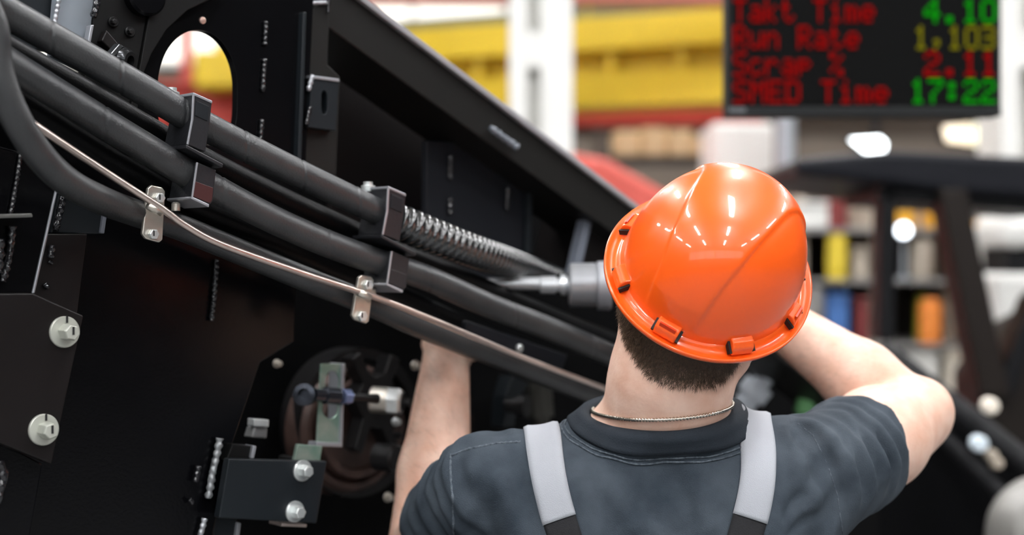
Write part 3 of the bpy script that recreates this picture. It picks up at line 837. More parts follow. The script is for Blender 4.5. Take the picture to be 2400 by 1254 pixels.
fit = empty('hydraulic_fitting', M(905, 970, .2), 'pale zinc hydraulic fitting with hex nut beside the forearm', 'fitting')
fa, fb = M(868, 936, .21), M(962, 943, .165)
fx = (fb-fa).normalized(); L = (fb-fa).length; s = mscale(905, 940, .19)
lathe('sleeve', fa, fx, [(0, 26*s), (.04*L, 31*s), (.45*L, 31*s), (.48*L, 24*s)], ZINC, fit)
v_, f_ = hex_vf(fa+fx*(.44*L), fx, 33*s, .36*L, .3, .2); mesh_obj('hex_nut', v_, f_, ZINC_WHITE, fit, False, .0008)
lathe('tip', fa+fx*(.78*L), fx, [(0, 20*s), (.06*L, 20*s), (.08*L, 12*s), (.22*L, 10*s), (.24*L, 6*s)], IRON, fit)

for q, r, mm, lab in (((648, 852), 8, ZINC, 'small brassy bolt head above left of the zinc plate'),
                      ((972, 856), 9, ZINC, 'small dull bolt head next to the gripping wrist'),
                      ((926, 988), 8, ZINC_WHITE, 'tiny bright bolt below the hydraulic fitting'),
                      ((930, 1020), 7, IRON, 'tiny dark bolt under the bright one by the forearm'),
                      ((908, 1165), 9, ZINC, 'small dull bolt low beside the elbow')):
    s = mscale(*q, .24)
    t = empty('bolt', M(*q, .24), lab, 'bolt')
    bolt(t, M(*q, .24), -MD, r*1.3*s, r*s, .008, mm, False, .002, .4, 'washer')
t = empty('block_bolt', M(612, 1020, .15), 'grey bolt with bright square top above the black bracket', 'bolt')
prism('head', [(596, 982), (631, 984), (630, 1001), (595, 999)], .14, .016, ZINC_WHITE, t, .001)
prism('body', [(598, 1000), (628, 1001), (626, 1028), (590, 1026)], .145, .02, mat('bolt_body', (.2, .2, .2), .35, metal=.5), t, .002)

# ================================================================== HOSES, TUBE, CLAMPS
def hose(name, pts, rpx, m, label, cat='hose', groove=None, spiral=None, seg=24, step=.004, taper=None):
    """pts: (px, py, depth) or with a radius in px as a 4th number"""
    path = catmull([M(p[0], p[1], p[2]) for p in pts], step)
    r = rpx*mscale(pts[len(pts)//2][0], pts[len(pts)//2][1], pts[len(pts)//2][2])
    rf = None
    if groove:
        def rf(s, th, i):
            q = (s + .010*math.sin(th+.8)) % groove
            return 0.945 if q < .0030 else (1.015 if q < .0065 else 1.0)
    if spiral:
        def rf(s, th, i):
            q = (s/spiral + th/(2*math.pi)) % 1.0
            return 0.74 + 0.30*abs(math.sin(math.pi*q))**.5
    rad = r
    if taper:
        n_ = len(path); rad = [r*(1+(taper-1)*max(0, (i/n_-.35)/.65)) for i in range(n_)]
    v, f = sweep_vf(path, rad, seg, rf)
    o = mesh_obj(name, v, f, m, None, True)
    return finish(o, label, cat)

hose('rubber_hose', [(-420, -222, -.03), (-170, -75, -.02), (-60, -14, -.01), (20, 32, 0), (200, 134, 0), (330, 208, 0), (470, 290, 0), (620, 367, 0), (760, 436, 0), (880, 494, 0), (930, 520, 0)],
     36, RUBBER, 'thickest grey black rubber hose with wrap seams, uppermost of the bundle', groove=.085, step=.0014, seg=36)
hose('spiral_hose', [(920, 515, 0), (1000, 547, .006), (1100, 586, .03), (1200, 619, .09), (1290, 650, .17), (1400, 690, .24)],
     37, SPIRAL, 'glossy black hose in spiral guard leading to the power tool', spiral=.0145, seg=36, step=.0012, taper=.72)
hose('rubber_hose', [(-420, -122, .0), (-150.0, 40, .0), (-60, 92, 0), (30, 156, 0), (214, 270, 0), (335, 343, 0), (470, 424, 0), (620, 505, 0), (760, 568, 0), (880, 612, 0), (1000, 652, 0), (1150, 718, 0), (1300, 776, .0), (1440, 836, 0), (1600, 905, .02), (1760, 985, .05)],
     32, RUBBER, 'long grey rubber hose running second from top down behind the neck', groove=.16, step=.0025, seg=32)
hose('rubber_hose', [(-60, -30, -.06), (-18, 60, -.06), (-8, 150, -.06), (14, 225, -.06), (50, 300, -.058), (98, 370, -.05), (160, 428, -.04), (240, 470, -.02), (320, 500, .015), (420, 532, .035), (600, 606, .035), (740, 664, .03), (850, 706, .035), (1000, 772, .03), (1200, 850, .03), (1400, 930, .03), (1600, 1005, .04)],
     32, RUBBER, 'dark rubber hose looping down at left then running below the steel tube', step=.003)
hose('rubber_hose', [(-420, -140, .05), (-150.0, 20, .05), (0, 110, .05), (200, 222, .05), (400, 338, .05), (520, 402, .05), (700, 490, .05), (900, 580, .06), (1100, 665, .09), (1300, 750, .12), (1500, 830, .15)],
     33, RUBBER_D, 'shade-darkened hose hidden right beneath the thickest hose')
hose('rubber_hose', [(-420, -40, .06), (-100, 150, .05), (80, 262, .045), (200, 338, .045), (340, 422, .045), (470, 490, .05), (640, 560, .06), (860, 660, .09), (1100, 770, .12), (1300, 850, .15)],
     30, RUBBER_D, 'shade-darkened hose hidden behind the steel tube')
# steel tube
tp = [(40, 262, -.005), (110, 312, -.01), (250, 405, -.012), (375, 486, -.014), (436, 530, -.014), (520, 574, -.014), (700, 638, -.012), (880, 697, -.012), (1000, 744, -.012), (1110, 790, -.012), (1215, 834, -.012), (1320, 874, -.012), (1420, 912, -.012), (1560, 968, -.01)]
hose('steel_tube', tp, 7.6, TUBE, 'thin bent bare steel tube running across below the hoses', 'tube', seg=16)

# clips that hold the tube
for (tl, tr, br, bl), (b1, b2), lab in ((((348, 432), (388, 441), (381, 571), (332, 557)), ((371, 464), (357, 549)), 'zinc tube clip with two bolts at left end of the steel tube'),
                                         (((842, 643), (878, 650), (864, 761), (824, 747)), ((860, 668), (846, 741)), 'zinc tube clip with two bolts midway along the steel tube')):
    cl = empty('tube_clip', M(bl[0], bl[1], 0), lab, 'clip')
    def lerp(a, b, t): return (a[0]+(b[0]-a[0])*t, a[1]+(b[1]-a[1])*t)
    pts = [lerp(tl, tr, .18), lerp(tl, tr, .82), lerp(tr, br, .06), lerp(tr, br, .93), lerp(br, bl, .15), lerp(br, bl, .8), lerp(bl, tl, .07), lerp(bl, tl, .93)]
    prism('clip_plate', pts, 0.0, .005, ZINC, cl, .0012)
    for q, rr in ((b1, 11), (b2, 11)):
        s = mscale(*q)
        v_, f_ = hex_vf(M(*q, 0), -MD, 13*s, .006, .5); hd = mesh_obj('bolt_head', v_, f_, ZINC_WHITE, cl, False, .0005)
        x_, y_, a_ = frame_of(-MD)
        box('paint_mark', M(*q, -.0063)+x_*.001-y_*.002, (.006, .0015, .0006), MARK, hd, 0, x_, y_, a_)
    mid = lerp(lerp(tl, bl, .45), lerp(tr, br, .45), .5)
    tdir = (M(mid[0]+30, mid[1]+17, 0)-M(mid[0]-30, mid[1]-17, 0)).normalized()
    v_, f_ = lathe_vf(M(mid[0], mid[1]-4, -.012)-tdir*.009, tdir, [(0, 10*mscale(*mid)), (.018, 10*mscale(*mid))], 20)
    mesh_obj('saddle', v_, f_, ZINC, cl, True)

# hose clamps: two stacked blocks each, top plate, flange, bolts
def clamp(off, k, lab, low):
    ox, oy = off
    t = empty('hose_clamp', M(450+ox, 462+oy, .02), lab, 'clamp')
    def q(pts): return [(454+(x-454)*k+ox, 340+(y-340)*k+oy) for x, y in pts]
    D0 = -.024
    prism('upper_block', q([(454, 222), (497, 242), (492, 292), (482, 356), (439, 339), (451, 280)]), D0, .052, CLAMP, t, .0012)
    prism('top_plate', q([(453, 216), (498, 236), (498, 243), (453, 223)]), D0-.001, .054, EDGE, t, .0008)
    prism('edge_strip', q([(452, 222), (456.5, 224), (453.5, 281), (442, 340), (438, 338), (449, 280)]), D0-.0012, .002, EDGE, t, .0004)
    prism('embossed_panel', q([(461, 236), (490, 249), (487, 284), (458, 271)]), D0-.001, .003, BLACK_BLUE, t, .0006)
    prism('flange', q([(436, 338), (524, 384), (522, 394), (436, 347)]), D0-.006, .06, CLAMP, t, .0012)
    prism('lower_block', q([(463, 380), (507, 398), (499, 472), (491, 480), (449, 462)]), D0, .05, CLAMP, t, .0012)
    prism('lower_panel', q([(456, 424), (500, 440), (497, 470), (491, 476), (452, 460)]), D0-.0012, .003, low, t, .0005)
    prism('edge_strip', q([(461, 380), (465, 381.5), (453, 463), (449, 462)]), D0-.0014, .002, EDGE, t, .0004)
    prism('bottom_plate', q([(449, 460), (491, 479), (490, 486), (448, 466)]), D0-.001, .054, EDGE, t, .0008)
    b1 = q([(402, 222)])[0]
    lathe('top_bolt', M(*b1, .02), MZ, [(-.004, .009), (.003, .009), (.004, .006), (.008, .006)], ZINC_WHITE, t, 20)
    b2 = q([(412, 486)])[0]
    lathe('bottom_bolt', M(*b2, .01), MZ, [(-.004, .005), (.004, .005), (.006, .003)], ZINC, t, 16)
clamp((0, 0), 1.0, 'black double hose clamp with maroon lower panel below the oval opening', CLAMP_RED)
clamp((457, 211), .93, 'black double hose clamp where the spiral hose begins', CLAMP)

# small loose fitting at the end of the bundle left of the opening
nf = empty('pipe_nut', M(268, 160, .05), 'dark shiny pipe nut above the thickest hose at upper left', 'nut')
s = mscale(268, 135, .05)
c = M(270, 138, .065); a = (-MD*.8+MU*.35+MZ*-.15).normalized()
v_, f_ = hex_vf(c, a, 38*s, .012, .3, .3); mesh_obj('hex_nut', v_, f_, mat('shiny_iron', (.05, .052, .055), .2, metal=.8), nf, False, .001)
lathe('tube_end', c, a, [(.0, 28*s), (.018, 27*s), (.022, 22*s), (.022, 13*s), (.002, 12*s)], mat('shiny_iron', (.05, .052, .055), .2), nf)
# ================================================================== THE WORKER
def A(v): return np.array([float(v[0]), float(v[1]), float(v[2])])
def smin(a, b, k):
    h = np.clip(.5+.5*(b-a)/k, 0, 1)
    return b*(1-h)+a*h-k*h*(1-h)
def smax(a, b, k): return -smin(-a, -b, k)
def cap(p, a, b, ra, rb):
    a = np.asarray(a, float); b = np.asarray(b, float); ab = b-a
    t = np.clip(((p-a)@ab)/(ab@ab), 0, 1)
    return np.linalg.norm(p-a-t[:, None]*ab, axis=1)-(ra+(rb-ra)*t)
def ell(p, c, r):
    q = (p-np.asarray(c, float)); r = np.asarray(r, float)
    k0 = np.linalg.norm(q/r, axis=1); k1 = np.linalg.norm(q/(r*r), axis=1)+1e-9
    return k0*(k0-1)/k1
def sdf_mesh(f, lo, hi, h, margin=None):
    """surface nets of f = 0, evaluated finely only near the surface"""
    lo = np.array(lo, float); hi = np.array(hi, float)
    nx, ny, nz = [int(math.ceil((hi[i]-lo[i])/h))+1 for i in range(3)]
    K = 6
    cx, cy, cz = [n//K+2 for n in (nx, ny, nz)]
    g = np.stack(np.meshgrid(np.arange(cx), np.arange(cy), np.arange(cz), indexing='ij'), -1).reshape(-1, 3)
    cv = f(lo+(g*K+K/2)*h).reshape(cx, cy, cz)
    up = np.repeat(np.repeat(np.repeat(cv, K, 0), K, 1), K, 2)[:nx, :ny, :nz].astype(np.float32)
    mask = np.abs(up) < (K*h*1.9+.012)
    idx = np.argwhere(mask)
    vals = np.empty(len(idx), np.float32)
    for s in range(0, len(idx), 400000):
        vals[s:s+400000] = f(lo+idx[s:s+400000]*h)
    up[mask] = vals
    ins = up < 0
    acc = np.zeros((nx-1, ny-1, nz-1), np.int8)
    corners = [(i, j, k) for i in (0, 1) for j in (0, 1) for k in (0, 1)]
    for i, j, k in corners: acc += ins[i:nx-1+i, j:ny-1+j, k:nz-1+k]
    act = (acc > 0) & (acc < 8)
    cells = np.argwhere(act)
    vid = np.full(act.shape, -1, np.int32); vid[act] = np.arange(len(cells))
    psum = np.zeros((len(cells), 3)); cnt = np.zeros(len(cells))
    cvs = {c: up[cells[:, 0]+c[0], cells[:, 1]+c[1], cells[:, 2]+c[2]] for c in corners}
    for a in corners:
        for ax in range(3):
            if a[ax] == 0:
                b = tuple(a[i]+(1 if i == ax else 0) for i in range(3))
                va, vb = cvs[a], cvs[b]
                m = (va < 0) != (vb < 0)
                t = np.where(m, va/(va-vb+1e-12), 0)
                pt = np.tile(np.array(a, float), (len(cells), 1)); pt[:, ax] += t
                psum += np.where(m[:, None], pt, 0); cnt += m
    verts = lo+(cells+psum/np.maximum(cnt, 1)[:, None])*h
    quads = []
    for ax in range(3):
        u, w = [(1, 2), (2, 0), (0, 1)][ax]
        sl0 = [slice(1, n-1) for n in (nx, ny, nz)]; sl0[ax] = slice(0, (nx, ny, nz)[ax]-1)
        sl1 = list(sl0); sl1[ax] = slice(1, (nx, ny, nz)[ax])
        e = ins[tuple(sl0)] != ins[tuple(sl1)]
        ed = np.argwhere(e)
        off = np.array([1, 1, 1]); off[ax] = 0
        ed = ed+off
        s = ins[ed[:, 0], ed[:, 1], ed[:, 2]]
        du = np.zeros(3, int); du[u] = 1; dw = np.zeros(3, int); dw[w] = 1
        q = []
        for d in (-du-dw, -dw, 0*du, -du):
            c = ed+d; q.append(vid[c[:, 0], c[:, 1], c[:, 2]])
        q = np.stack(q, 1)
        q[~s] = q[~s][:, ::-1]
        quads.append(q[(q >= 0).all(1)])
    return verts, np.concatenate(quads)
def np_mesh(name, verts, quads, m, parent=None, smooth=True):
    me = bpy.data.meshes.new(name)
    me.vertices.add(len(verts)); me.vertices.foreach_set('co', np.asarray(verts, np.float32).ravel())
    n = len(quads)
    me.loops.add(n*4); me.loops.foreach_set('vertex_index', np.asarray(quads, np.int32).ravel())
    me.polygons.add(n); me.polygons.foreach_set('loop_start', np.arange(0, n*4, 4, dtype=np.int32))
    me.update(calc_edges=True); me.validate()
    return link_mesh(name, me, m, parent, smooth, 0, fix=False)

# ---- joints (placed from the photo, real distances from the camera)
HC = A(P(1662, 640, 1.63))                      # centre of the helmet's rim
Uv = Vector((.23, -.68, .69)).normalized()      # crown of the head: tilted back and to the right
Fv = Vector((.25, .75, .60)); Fv = (Fv-Uv*Fv.dot(Uv)).normalized()
Rv = Fv.cross(Uv).normalized()
Fv = (Fv*math.cos(math.radians(14))+Rv*math.sin(math.radians(14))).normalized()   # turned a little to the right
Rv = Fv.cross(Uv).normalized()
LOC = np.array([A(Rv), A(Fv), A(Uv)])           # rows: local axes
def tolocal(p): return (p-HC)@LOC.T
def toworld(l): return HC+np.asarray(l, float)@LOC
TX = .176
SL = A(P(1140, 1138, 1.71)); EL = A(P(985, 1290, 1.93)); WL = A(P(1047, 822, 2.03))
SR = A(P(1915, 1115, 1.72)); ER = A(P(2138, 975, 1.935)); WR = A(P(1800, 735, 2.03))
NB = np.array([TX+.002, 1.705, 1.455])

def torso_sdf(p):
    d = ell(p, (TX, 1.735, 1.235), (.185, .125, .25))
    d = smin(d, ell(p, (TX, 1.74, 1.0), (.17, .125, .22)), .08)
    d = smin(d, cap(p, (SL[0]+.055, 1.72, SL[2]-.018), (SR[0]-.05, 1.72, SR[2]-.014), .063, .066), .05)
    d = smin(d, ell(p, (TX-.09, 1.665, 1.32), (.085, .06, .11)), .05)     # shoulder blades
    d = smin(d, ell(p, (TX+.09, 1.665, 1.325), (.085, .06, .11)), .05)
    d = smin(d, cap(p, NB+np.array([-.02, .01, -.022]), (SL[0]+.07, 1.715, SL[2]+.012), .042, .032), .03)
    d = smin(d, cap(p, NB+np.array([.02, .01, -.022]), (SR[0]-.06, 1.715, SR[2]+.014), .042, .034), .03)
    d = smin(d, ell(p, (TX, 1.74, .93), (.178, .13, .14)), .05)
    return d
def leg_sdf(p):
    d = None
    for s in (-1, 1):
        q = cap(p, (TX+s*.088, 1.745, .90), (TX+s*.115, 1.74, .50), .088, .060)
        q = smin(q, cap(p, (TX+s*.115, 1.74, .50), (TX+s*.125, 1.76, .10), .058, .040), .03)
        d = q if d is None else np.minimum(d, q)
    return d
def arms_sdf(p):
    # left arm
    d = cap(p, SL, SL+(EL-SL)*.55, .052, .050)
    d = smin(d, cap(p, SL+(EL-SL)*.5, EL, .054, .044), .02)
    f1 = EL+(WL-EL)*.38+np.array([.006, 0, 0])
    d = smin(d, cap(p, EL, f1, .045, .050), .007)
    d = smin(d, cap(p, f1, WL, .050, .032), .015)
    # right arm
    e = cap(p, SR, SR+(ER-SR)*.36, .052, .055)
    e = smin(e, cap(p, SR+(ER-SR)*.38, SR+(ER-SR)*.6, .060, .064), .02)
    e = smin(e, cap(p, SR+(ER-SR)*.6, ER, .064, .053), .02)
    f2 = ER+(WR-ER)*.35
    fo = smin(cap(p, ER, f2, .047, .052), cap(p, f2, WR, .051, .033), .015)
    e = smin(e, fo, .006)
    e = smin(e, cap(p, ER+np.array([.012, -.012, .012]), ER+np.array([.012, -.010, .012]), .034, .034), .02)
    return np.minimum(d, e)
def hand_sdf(p):
    # left hand reaches into the machine
    def finger(pts, r0, r1, d):
        for i in range(len(pts)-1):
            t0, t1 = i/(len(pts)-1), (i+1)/(len(pts)-1)
            d = smin(d, cap(p, pts[i], pts[i+1], r0+(r1-r0)*t0, r0+(r1-r0)*t1), .004)
        return d
    c = WL
    d = cap(p, c, c+np.array([.004, .03, .006]), .028, .026)
    palm = np.minimum(cap(p, c+np.array([-.022, .045, .0]), c+np.array([-.030, .100, .004]), .015, .013),
                      cap(p, c+np.array([.024, .045, .0]), c+np.array([.030, .100, .004]), .015, .013))
    palm = smin(palm, cap(p, c+np.array([0, .03, .002]), c+np.array([0, .105, .004]), .016, .014), .025)
    d = smin(d, palm, .02)
    for k, (ox, ln) in enumerate(((-.031, .85), (-.011, .98), (.010, 1.0), (.030, .8))):
        b = c+np.array([ox, .098, .004])
        d = finger([b, b+np.array([ox*.1, .036*ln, -.002]), b+np.array([ox*.1, .060*ln, -.012*ln]), b+np.array([ox*.1, .076*ln, -.028*ln])], .0095, .0078, d)
    b = c+np.array([.012, .045, -.004])
    d = finger([b, b+np.array([.010, .028, -.010]), b+np.array([.010, .052, -.016]), b+np.array([.004, .070, -.022])], .013, .009, d)
    # right hand round the tool's grip
    c = WR
    G = np.array([.262, 2.062, 1.57])
    e = cap(p, c, c+np.array([-.03, .02, -.004]), .029, .027)
    palm = smin(cap(p, G+np.array([.055, .026, .022]), G+np.array([.0, .038, .026]), .016, .014),
                cap(p, G+np.array([.055, .024, -.020]), G+np.array([.002, .036, -.030]), .016, .013), .03)
    palm = smin(palm, cap(p, G+np.array([.06, .022, .0]), G+np.array([.0, .037, .0]), .017, .014), .02)
    e = smin(e, palm, .03)
    for k, z in enumerate((.034, .013, -.009, -.030)):
        ln = (.95, 1.0, .97, .85)[k]
        b = G+np.array([.0, .036, z])
        e = finger([b, b+np.array([-.034*ln, -.006, 0]), b+np.array([-.044*ln, -.036, 0]), b+np.array([-.022*ln, -.062, -.002])], .0095, .0078, e)
    b = G+np.array([.05, .012, .032])
    e = finger([b, b+np.array([-.012, -.026, .012]), b+np.array([-.032, -.044, .012]), b+np.array([-.054, -.046, .010])], .013, .009, e)
    return np.minimum(d, e)
def head_sdf(p):
    l = tolocal(p)
    d = ell(l, (0, -.004, -.005), (.076, .097, .092))
    d = smin(d, ell(l, (0, .034, -.078), (.060, .062, .072)), .03)
    d = smin(d, ell(l, (0, -.034, -.048), (.070, .064, .060)), .02)
    d = smin(d, cap(l, (0, .088, -.035), (0, .112, -.066), .010, .013), .012)      # nose
    d = smin(d, cap(l, (-.03, .086, -.018), (.03, .086, -.018), .010, .010), .015)  # brow
    d = smin(d, cap(l, (-.016, .092, -.095), (.016, .092, -.095), .008, .008), .008)  # lips
    d = smin(d, ell(l, (0, .084, -.132), (.024, .020, .018)), .02)                  # chin
    for s in (-1, 1):
        d = smax(d, -ell(l, (s*.031, .100, -.034), (.016, .014, .010)), .01)       # eye sockets
        ear = ell(l, (s*.081, -.004, -.076), (.010, .020, .032))
        ear = smax(ear, -ell(l, (s*.093, .003, -.072), (.010, .013, .020)), .004)
        d = smin(d, ell(l, (s*.055, -.012, -.085), (.020, .030, .035)), .02)
        d = smin(d, ear, .006)
    return d
NT = toworld((-.002, -.030, -.062))
NM = (NT+NB)/2+np.array([0, -.012, 0])
def neck_sdf(p):
    d = cap(p, NB, NM, .075, .067)
    return smin(d, cap(p, NM, NT, .067, .066), .03)
def near(f, p, c, r):
    """f where it matters, a cheap bound elsewhere"""
    dd = np.linalg.norm(p-np.asarray(c), axis=1)
    out = np.maximum(dd-r, 0)+.08; m = dd < r+.06
    if m.any(): out[m] = f(p[m])
    return out
def body_sdf(p):
    under = .007*sstep(-((p-NECK_P)@NECK_N), .012, .045)      # a little slimmer below the cloth
    d = smin(torso_sdf(p)+under, leg_sdf(p), .04)
    d = smin(d, arms_sdf(p), .03)
    d = smin(d, np.minimum(near(hand_sdf, p, WL+np.array([0, .08, 0]), .14), near(hand_sdf, p, np.array([.29, 2.06, 1.575]), .14)), .012)
    hn = lambda q: smin(head_sdf(q), neck_sdf(q), .022)
    d = smin(d, near(hn, p, HC+np.array([0, .03, -.06]), .24), .035)
    return d

# ---- shirt
_rs = np.random.RandomState(3)
_W = [( _rs.normal(size=3), _rs.rand()*6.28) for _ in range(24)]
def wav(p, freq, k0, n):
    s = 0
    for i in range(n):
        w, ph = _W[(k0+i) % 24]
        w = w/np.linalg.norm(w)
        s = s+np.sin(p@w*freq*(1+.25*i)+ph)
    return s/n
def sstep(x, a, b):
    t = np.clip((x-a)/(b-a), 0, 1); return t*t*(3-2*t)
def wrinkles(p):
    w = .0046*wav(p, 45, 0, 4)+.0026*wav(p, 110, 5, 5)
    # ring folds of the raised right sleeve
    ax = (ER-SR)/np.linalg.norm(ER-SR)
    t = (p-SR)@ax
    perp = p-SR-t[:, None]*ax
    ang = np.arctan2(perp[:, 2], perp[:, 0])
    rw = sstep(t, -.07, -.02)*(1-sstep(t, .085, .12))*sstep(perp[:, 2]+perp[:, 0]*.2, -.05, .03)
    ph = t*2*np.pi/.030+1.3*np.sin(ang*1.5+.5)+.8*wav(p, 30, 9, 3)*2
    w = w+.0055*rw*np.sin(ph)*(0.7+.5*np.sin(ang*2+1))
    # long soft folds down the back
    q = (p[:, 0]-TX)*1.0+(p[:, 2]-1.40)*.55
    bw = (1-sstep(p[:, 2], 1.445, 1.475))*sstep(.30-np.abs(p[:, 0]-TX), .05, .14)
    w = w+.0052*bw*np.sin(q*2*np.pi/.075+1.2*wav(p, 14, 13, 3)*2)
    q2 = (p[:, 0]-TX)*.8-(p[:, 2]-1.40)*.8
    w = w+.0036*bw*np.sin(q2*2*np.pi/.052+1.5*wav(p, 18, 17, 3)*2)*sstep(p[:, 0]-TX, -.05, .12)
    # left sleeve
    axl = (EL-SL)/np.linalg.norm(EL-SL); tl = (p-SL)@axl
    lw = sstep(.0-(p[:, 0]), .0, .06)
    w = w+.0022*lw*np.sin(tl*2*np.pi/.032+1.5*wav(p, 25, 3, 3)*2)
    # flat where the straps and the collar press on the cloth
    z = np.clip((p[:, 2]-1.366)/.094, -1.5, 1.2)
    xl = .0538-.0224*z; xr = .267+.035*z
    near = np.minimum(np.abs(p[:, 0]-xl), np.abs(p[:, 0]-xr))
    w = w*(.12+.88*sstep(near, .022, .042))
    w = w*(.25+.75*sstep(np.linalg.norm(p-np.array([TX+.014, 1.69, 1.47]), axis=1), .115, .16))
    return w
def plane3(a, b, c):
    n = np.cross(b-a, c-a); n = n/np.linalg.norm(n)
    if n[2] < 0: n = -n
    return a, n
NECK_C = np.array([TX+.014, 1.70, 1.47])
NECK_P, NECK_N = plane3(A(P(1352, 972, 1.70)), A(P(1510, 1022, 1.605)), A(P(1728, 942, 1.70)))
NECK_C = NECK_C+NECK_N*((NECK_P-NECK_C)@NECK_N)
def shirt_raw(p):
    d = smin(torso_sdf(p), neck_sdf(p), .035)-.008
    axl = (EL-SL)/np.linalg.norm(EL-SL); axr = (ER-SR)/np.linalg.norm(ER-SR)
    sl = smax(cap(p, SL, EL, .064, .060), (p-SL)@axl-.165, .006)
    sr = cap(p, SR+np.array([0, 0, -.002]), ER, .071, .078)
    hemr = (axr*np.array([1, 1, 1.0])); hemr = hemr/np.linalg.norm(hemr)
    sr = smax(sr, (p-SR)@hemr-.118, .006)
    d = smin(d, sl, .045); d = smin(d, sr, .045)
    return d
def march_cam(px, py, f, y0=1.2, y1=2.3, n=800):
    t = np.linspace(y0, y1, n)
    pts = np.stack([(px-1200)/FPX*t, t, H-(py-627)/FPX*t], 1)
    v = f(pts); k = np.argmax(v < 0)
    if v[k] >= 0: return None
    return pts[k]
# folds of the cloth that the photo shows: (pixels, height, half width)
FOLDS = [([(1400, 1075), (1450, 1110), (1495, 1175), (1560, 1254)], -.0055, .012),
         ([(1380, 1090), (1425, 1150), (1470, 1230)], .0035, .010),
         ([(1560, 1100), (1600, 1160), (1620, 1250)], -.003, .012),
         ([(1660, 1080), (1640, 1150), (1660, 1230)], .003, .010),
         ([(1150, 1080), (1130, 1160), (1150, 1250)], -.003, .014),
         ([(1100, 1090), (1180, 1150), (1210, 1240)], .0025, .012),
         ([(1840, 1235), (1880, 1190), (1930, 1160)], .0045, .006),
         ([(1850, 1254), (1900, 1215), (1950, 1200)], -.004, .006),
         ([(1835, 1215), (1860, 1180), (1900, 1150)], -.003, .005),
         ([(1850, 1010), (1900, 1075), (1925, 1150), (1940, 1240)], -.004, .008),
         ([(1870, 985), (1920, 1000), (1960, 1060), (1985, 1140)], .005, .006),
         ([(1900, 955), (1955, 990), (1990, 1050), (2005, 1110)], .0045, .005),
         ([(1930, 945), (1990, 985), (2025, 1050), (2035, 1120)], .0045, .005),
         ([(1970, 945), (2030, 985), (2060, 1050), (2070, 1130)], .004, .005),
         ([(2010, 955), (2060, 1000), (2090, 1070), (2095, 1150)], .004, .005),
         ([(1840, 1000), (1862, 1060), (1868, 1140)], .004, .006)]
_FS = []
for pts, hgt, hw in FOLDS:
    hit = [march_cam(x, y, shirt_raw) for x, y in pts]
    hit = [h for h in hit if h is not None]
    path = np.array(catmull([Vector(h) for h in hit], .012)) if len(hit) > 2 else np.array(hit)
    if len(path) >= 2: _FS.append((path, hgt, hw))
def folds(p):
    w = np.zeros(len(p))
    for path, hgt, hw in _FS:
        lo = path.min(0)-3*hw; hi = path.max(0)+3*hw
        m = np.all((p > lo) & (p < hi), axis=1)
        if not m.any(): continue
        q = p[m]; best = np.full(len(q), 1e9); tb = np.zeros(len(q))
        for i in range(len(path)-1):
            ab = path[i+1]-path[i]; t = np.clip(((q-path[i])@ab)/(ab@ab), 0, 1)
            dd = ((q-path[i]-t[:, None]*ab)**2).sum(1)
            k = dd < best; best[k] = dd[k]; tb[k] = (i+t[k])/(len(path)-1)
        w[m] += 1.5*hgt*np.exp(-best/hw**2)*np.sin(np.pi*np.clip(.12+.76*tb, 0, 1))
    return w
def shirt_nocut(p): return shirt_raw(p)-wrinkles(p)-folds(p)
def shirt_sdf(p):
    d = shirt_nocut(p)
    h = (p-NECK_P)@NECK_N
    q = p-NECK_C; q = q-(q@NECK_N)[:, None]*NECK_N
    rad = np.linalg.norm(q, axis=1)
    cut = np.maximum(-h-.004, rad-.125)
    d = smax(d, -cut, .004)
    d = smax(d, .98-p[:, 2], .01)
    return d
def march_out(o, d, f, off=0.0, L=.45, n=600):
    d = np.asarray(d, float); d = d/np.linalg.norm(d)
    t = np.linspace(0, L, n); pts = o+t[:, None]*d
    v = f(pts)-off; k = np.argmax(v > 0)
    if v[k] <= 0: k = n-1
    return pts[k]

worker = empty('person', (TX, 1.745, 0), 'person in orange helmet and grey shirt reaching into the machine with a power tool', 'person')
vb, qb = sdf_mesh(body_sdf, (-.24, 1.44, .02), (.66, 2.24, 1.80), .0044)
body = np_mesh('body', vb, qb, SKIN, worker)
vs, qs = sdf_mesh(shirt_sdf, (-.22, 1.46, .95), (.66, 2.0, 1.56), .0038)
shirt = np_mesh('shirt', vs, qs, SHIRT, worker)

# surface walking: keep a set of points on the cloth
def grad(f, p, e=.002):
    g = np.stack([f(p+np.eye(3)[i]*e)-f(p-np.eye(3)[i]*e) for i in range(3)], 1)
    return g/(np.linalg.norm(g, axis=1)[:, None]+1e-9)
def onto(f, p, off=0.0, it=4):
    for _ in range(it):
        g = grad(f, p); p = p-np.clip(f(p)-off, -.01, .01)[:, None]*g
    return p
def loft(name, rings, m, parent, closed=True):
    n = len(rings[0]); V = np.concatenate(rings); F = []
    k = len(rings)
    for r in range(k-1 if not closed else k):
        s = (r+1) % k
        for i in range(n):
            j = (i+1) % n
            F.append((r*n+i, r*n+j, s*n+j, s*n+i))
    return mesh_obj(name, [Vector(v) for v in V], F, m, parent, True)
def smooth_ring(r, k=3):
    for _ in range(k): r = (np.roll(r, 1, 0)+r*2+np.roll(r, -1, 0))/4
    return r
neckbody = lambda p: smin(torso_sdf(p), smin(head_sdf(p), neck_sdf(p), .022), .035)
e1 = np.cross(NECK_N, [0, 1, 0]); e1 /= np.linalg.norm(e1); e2 = np.cross(NECK_N, e1)
NRING = 140
dirs = np.array([e1*math.cos(a)+e2*math.sin(a) for a in np.linspace(0, 2*math.pi, NRING, endpoint=False)])
loop = smooth_ring(np.array([march_out(NECK_C, dv, neckbody, .004, .14, 400) for dv in dirs]), 4)
shirt_soft = lambda p: shirt_raw(p)-.0015
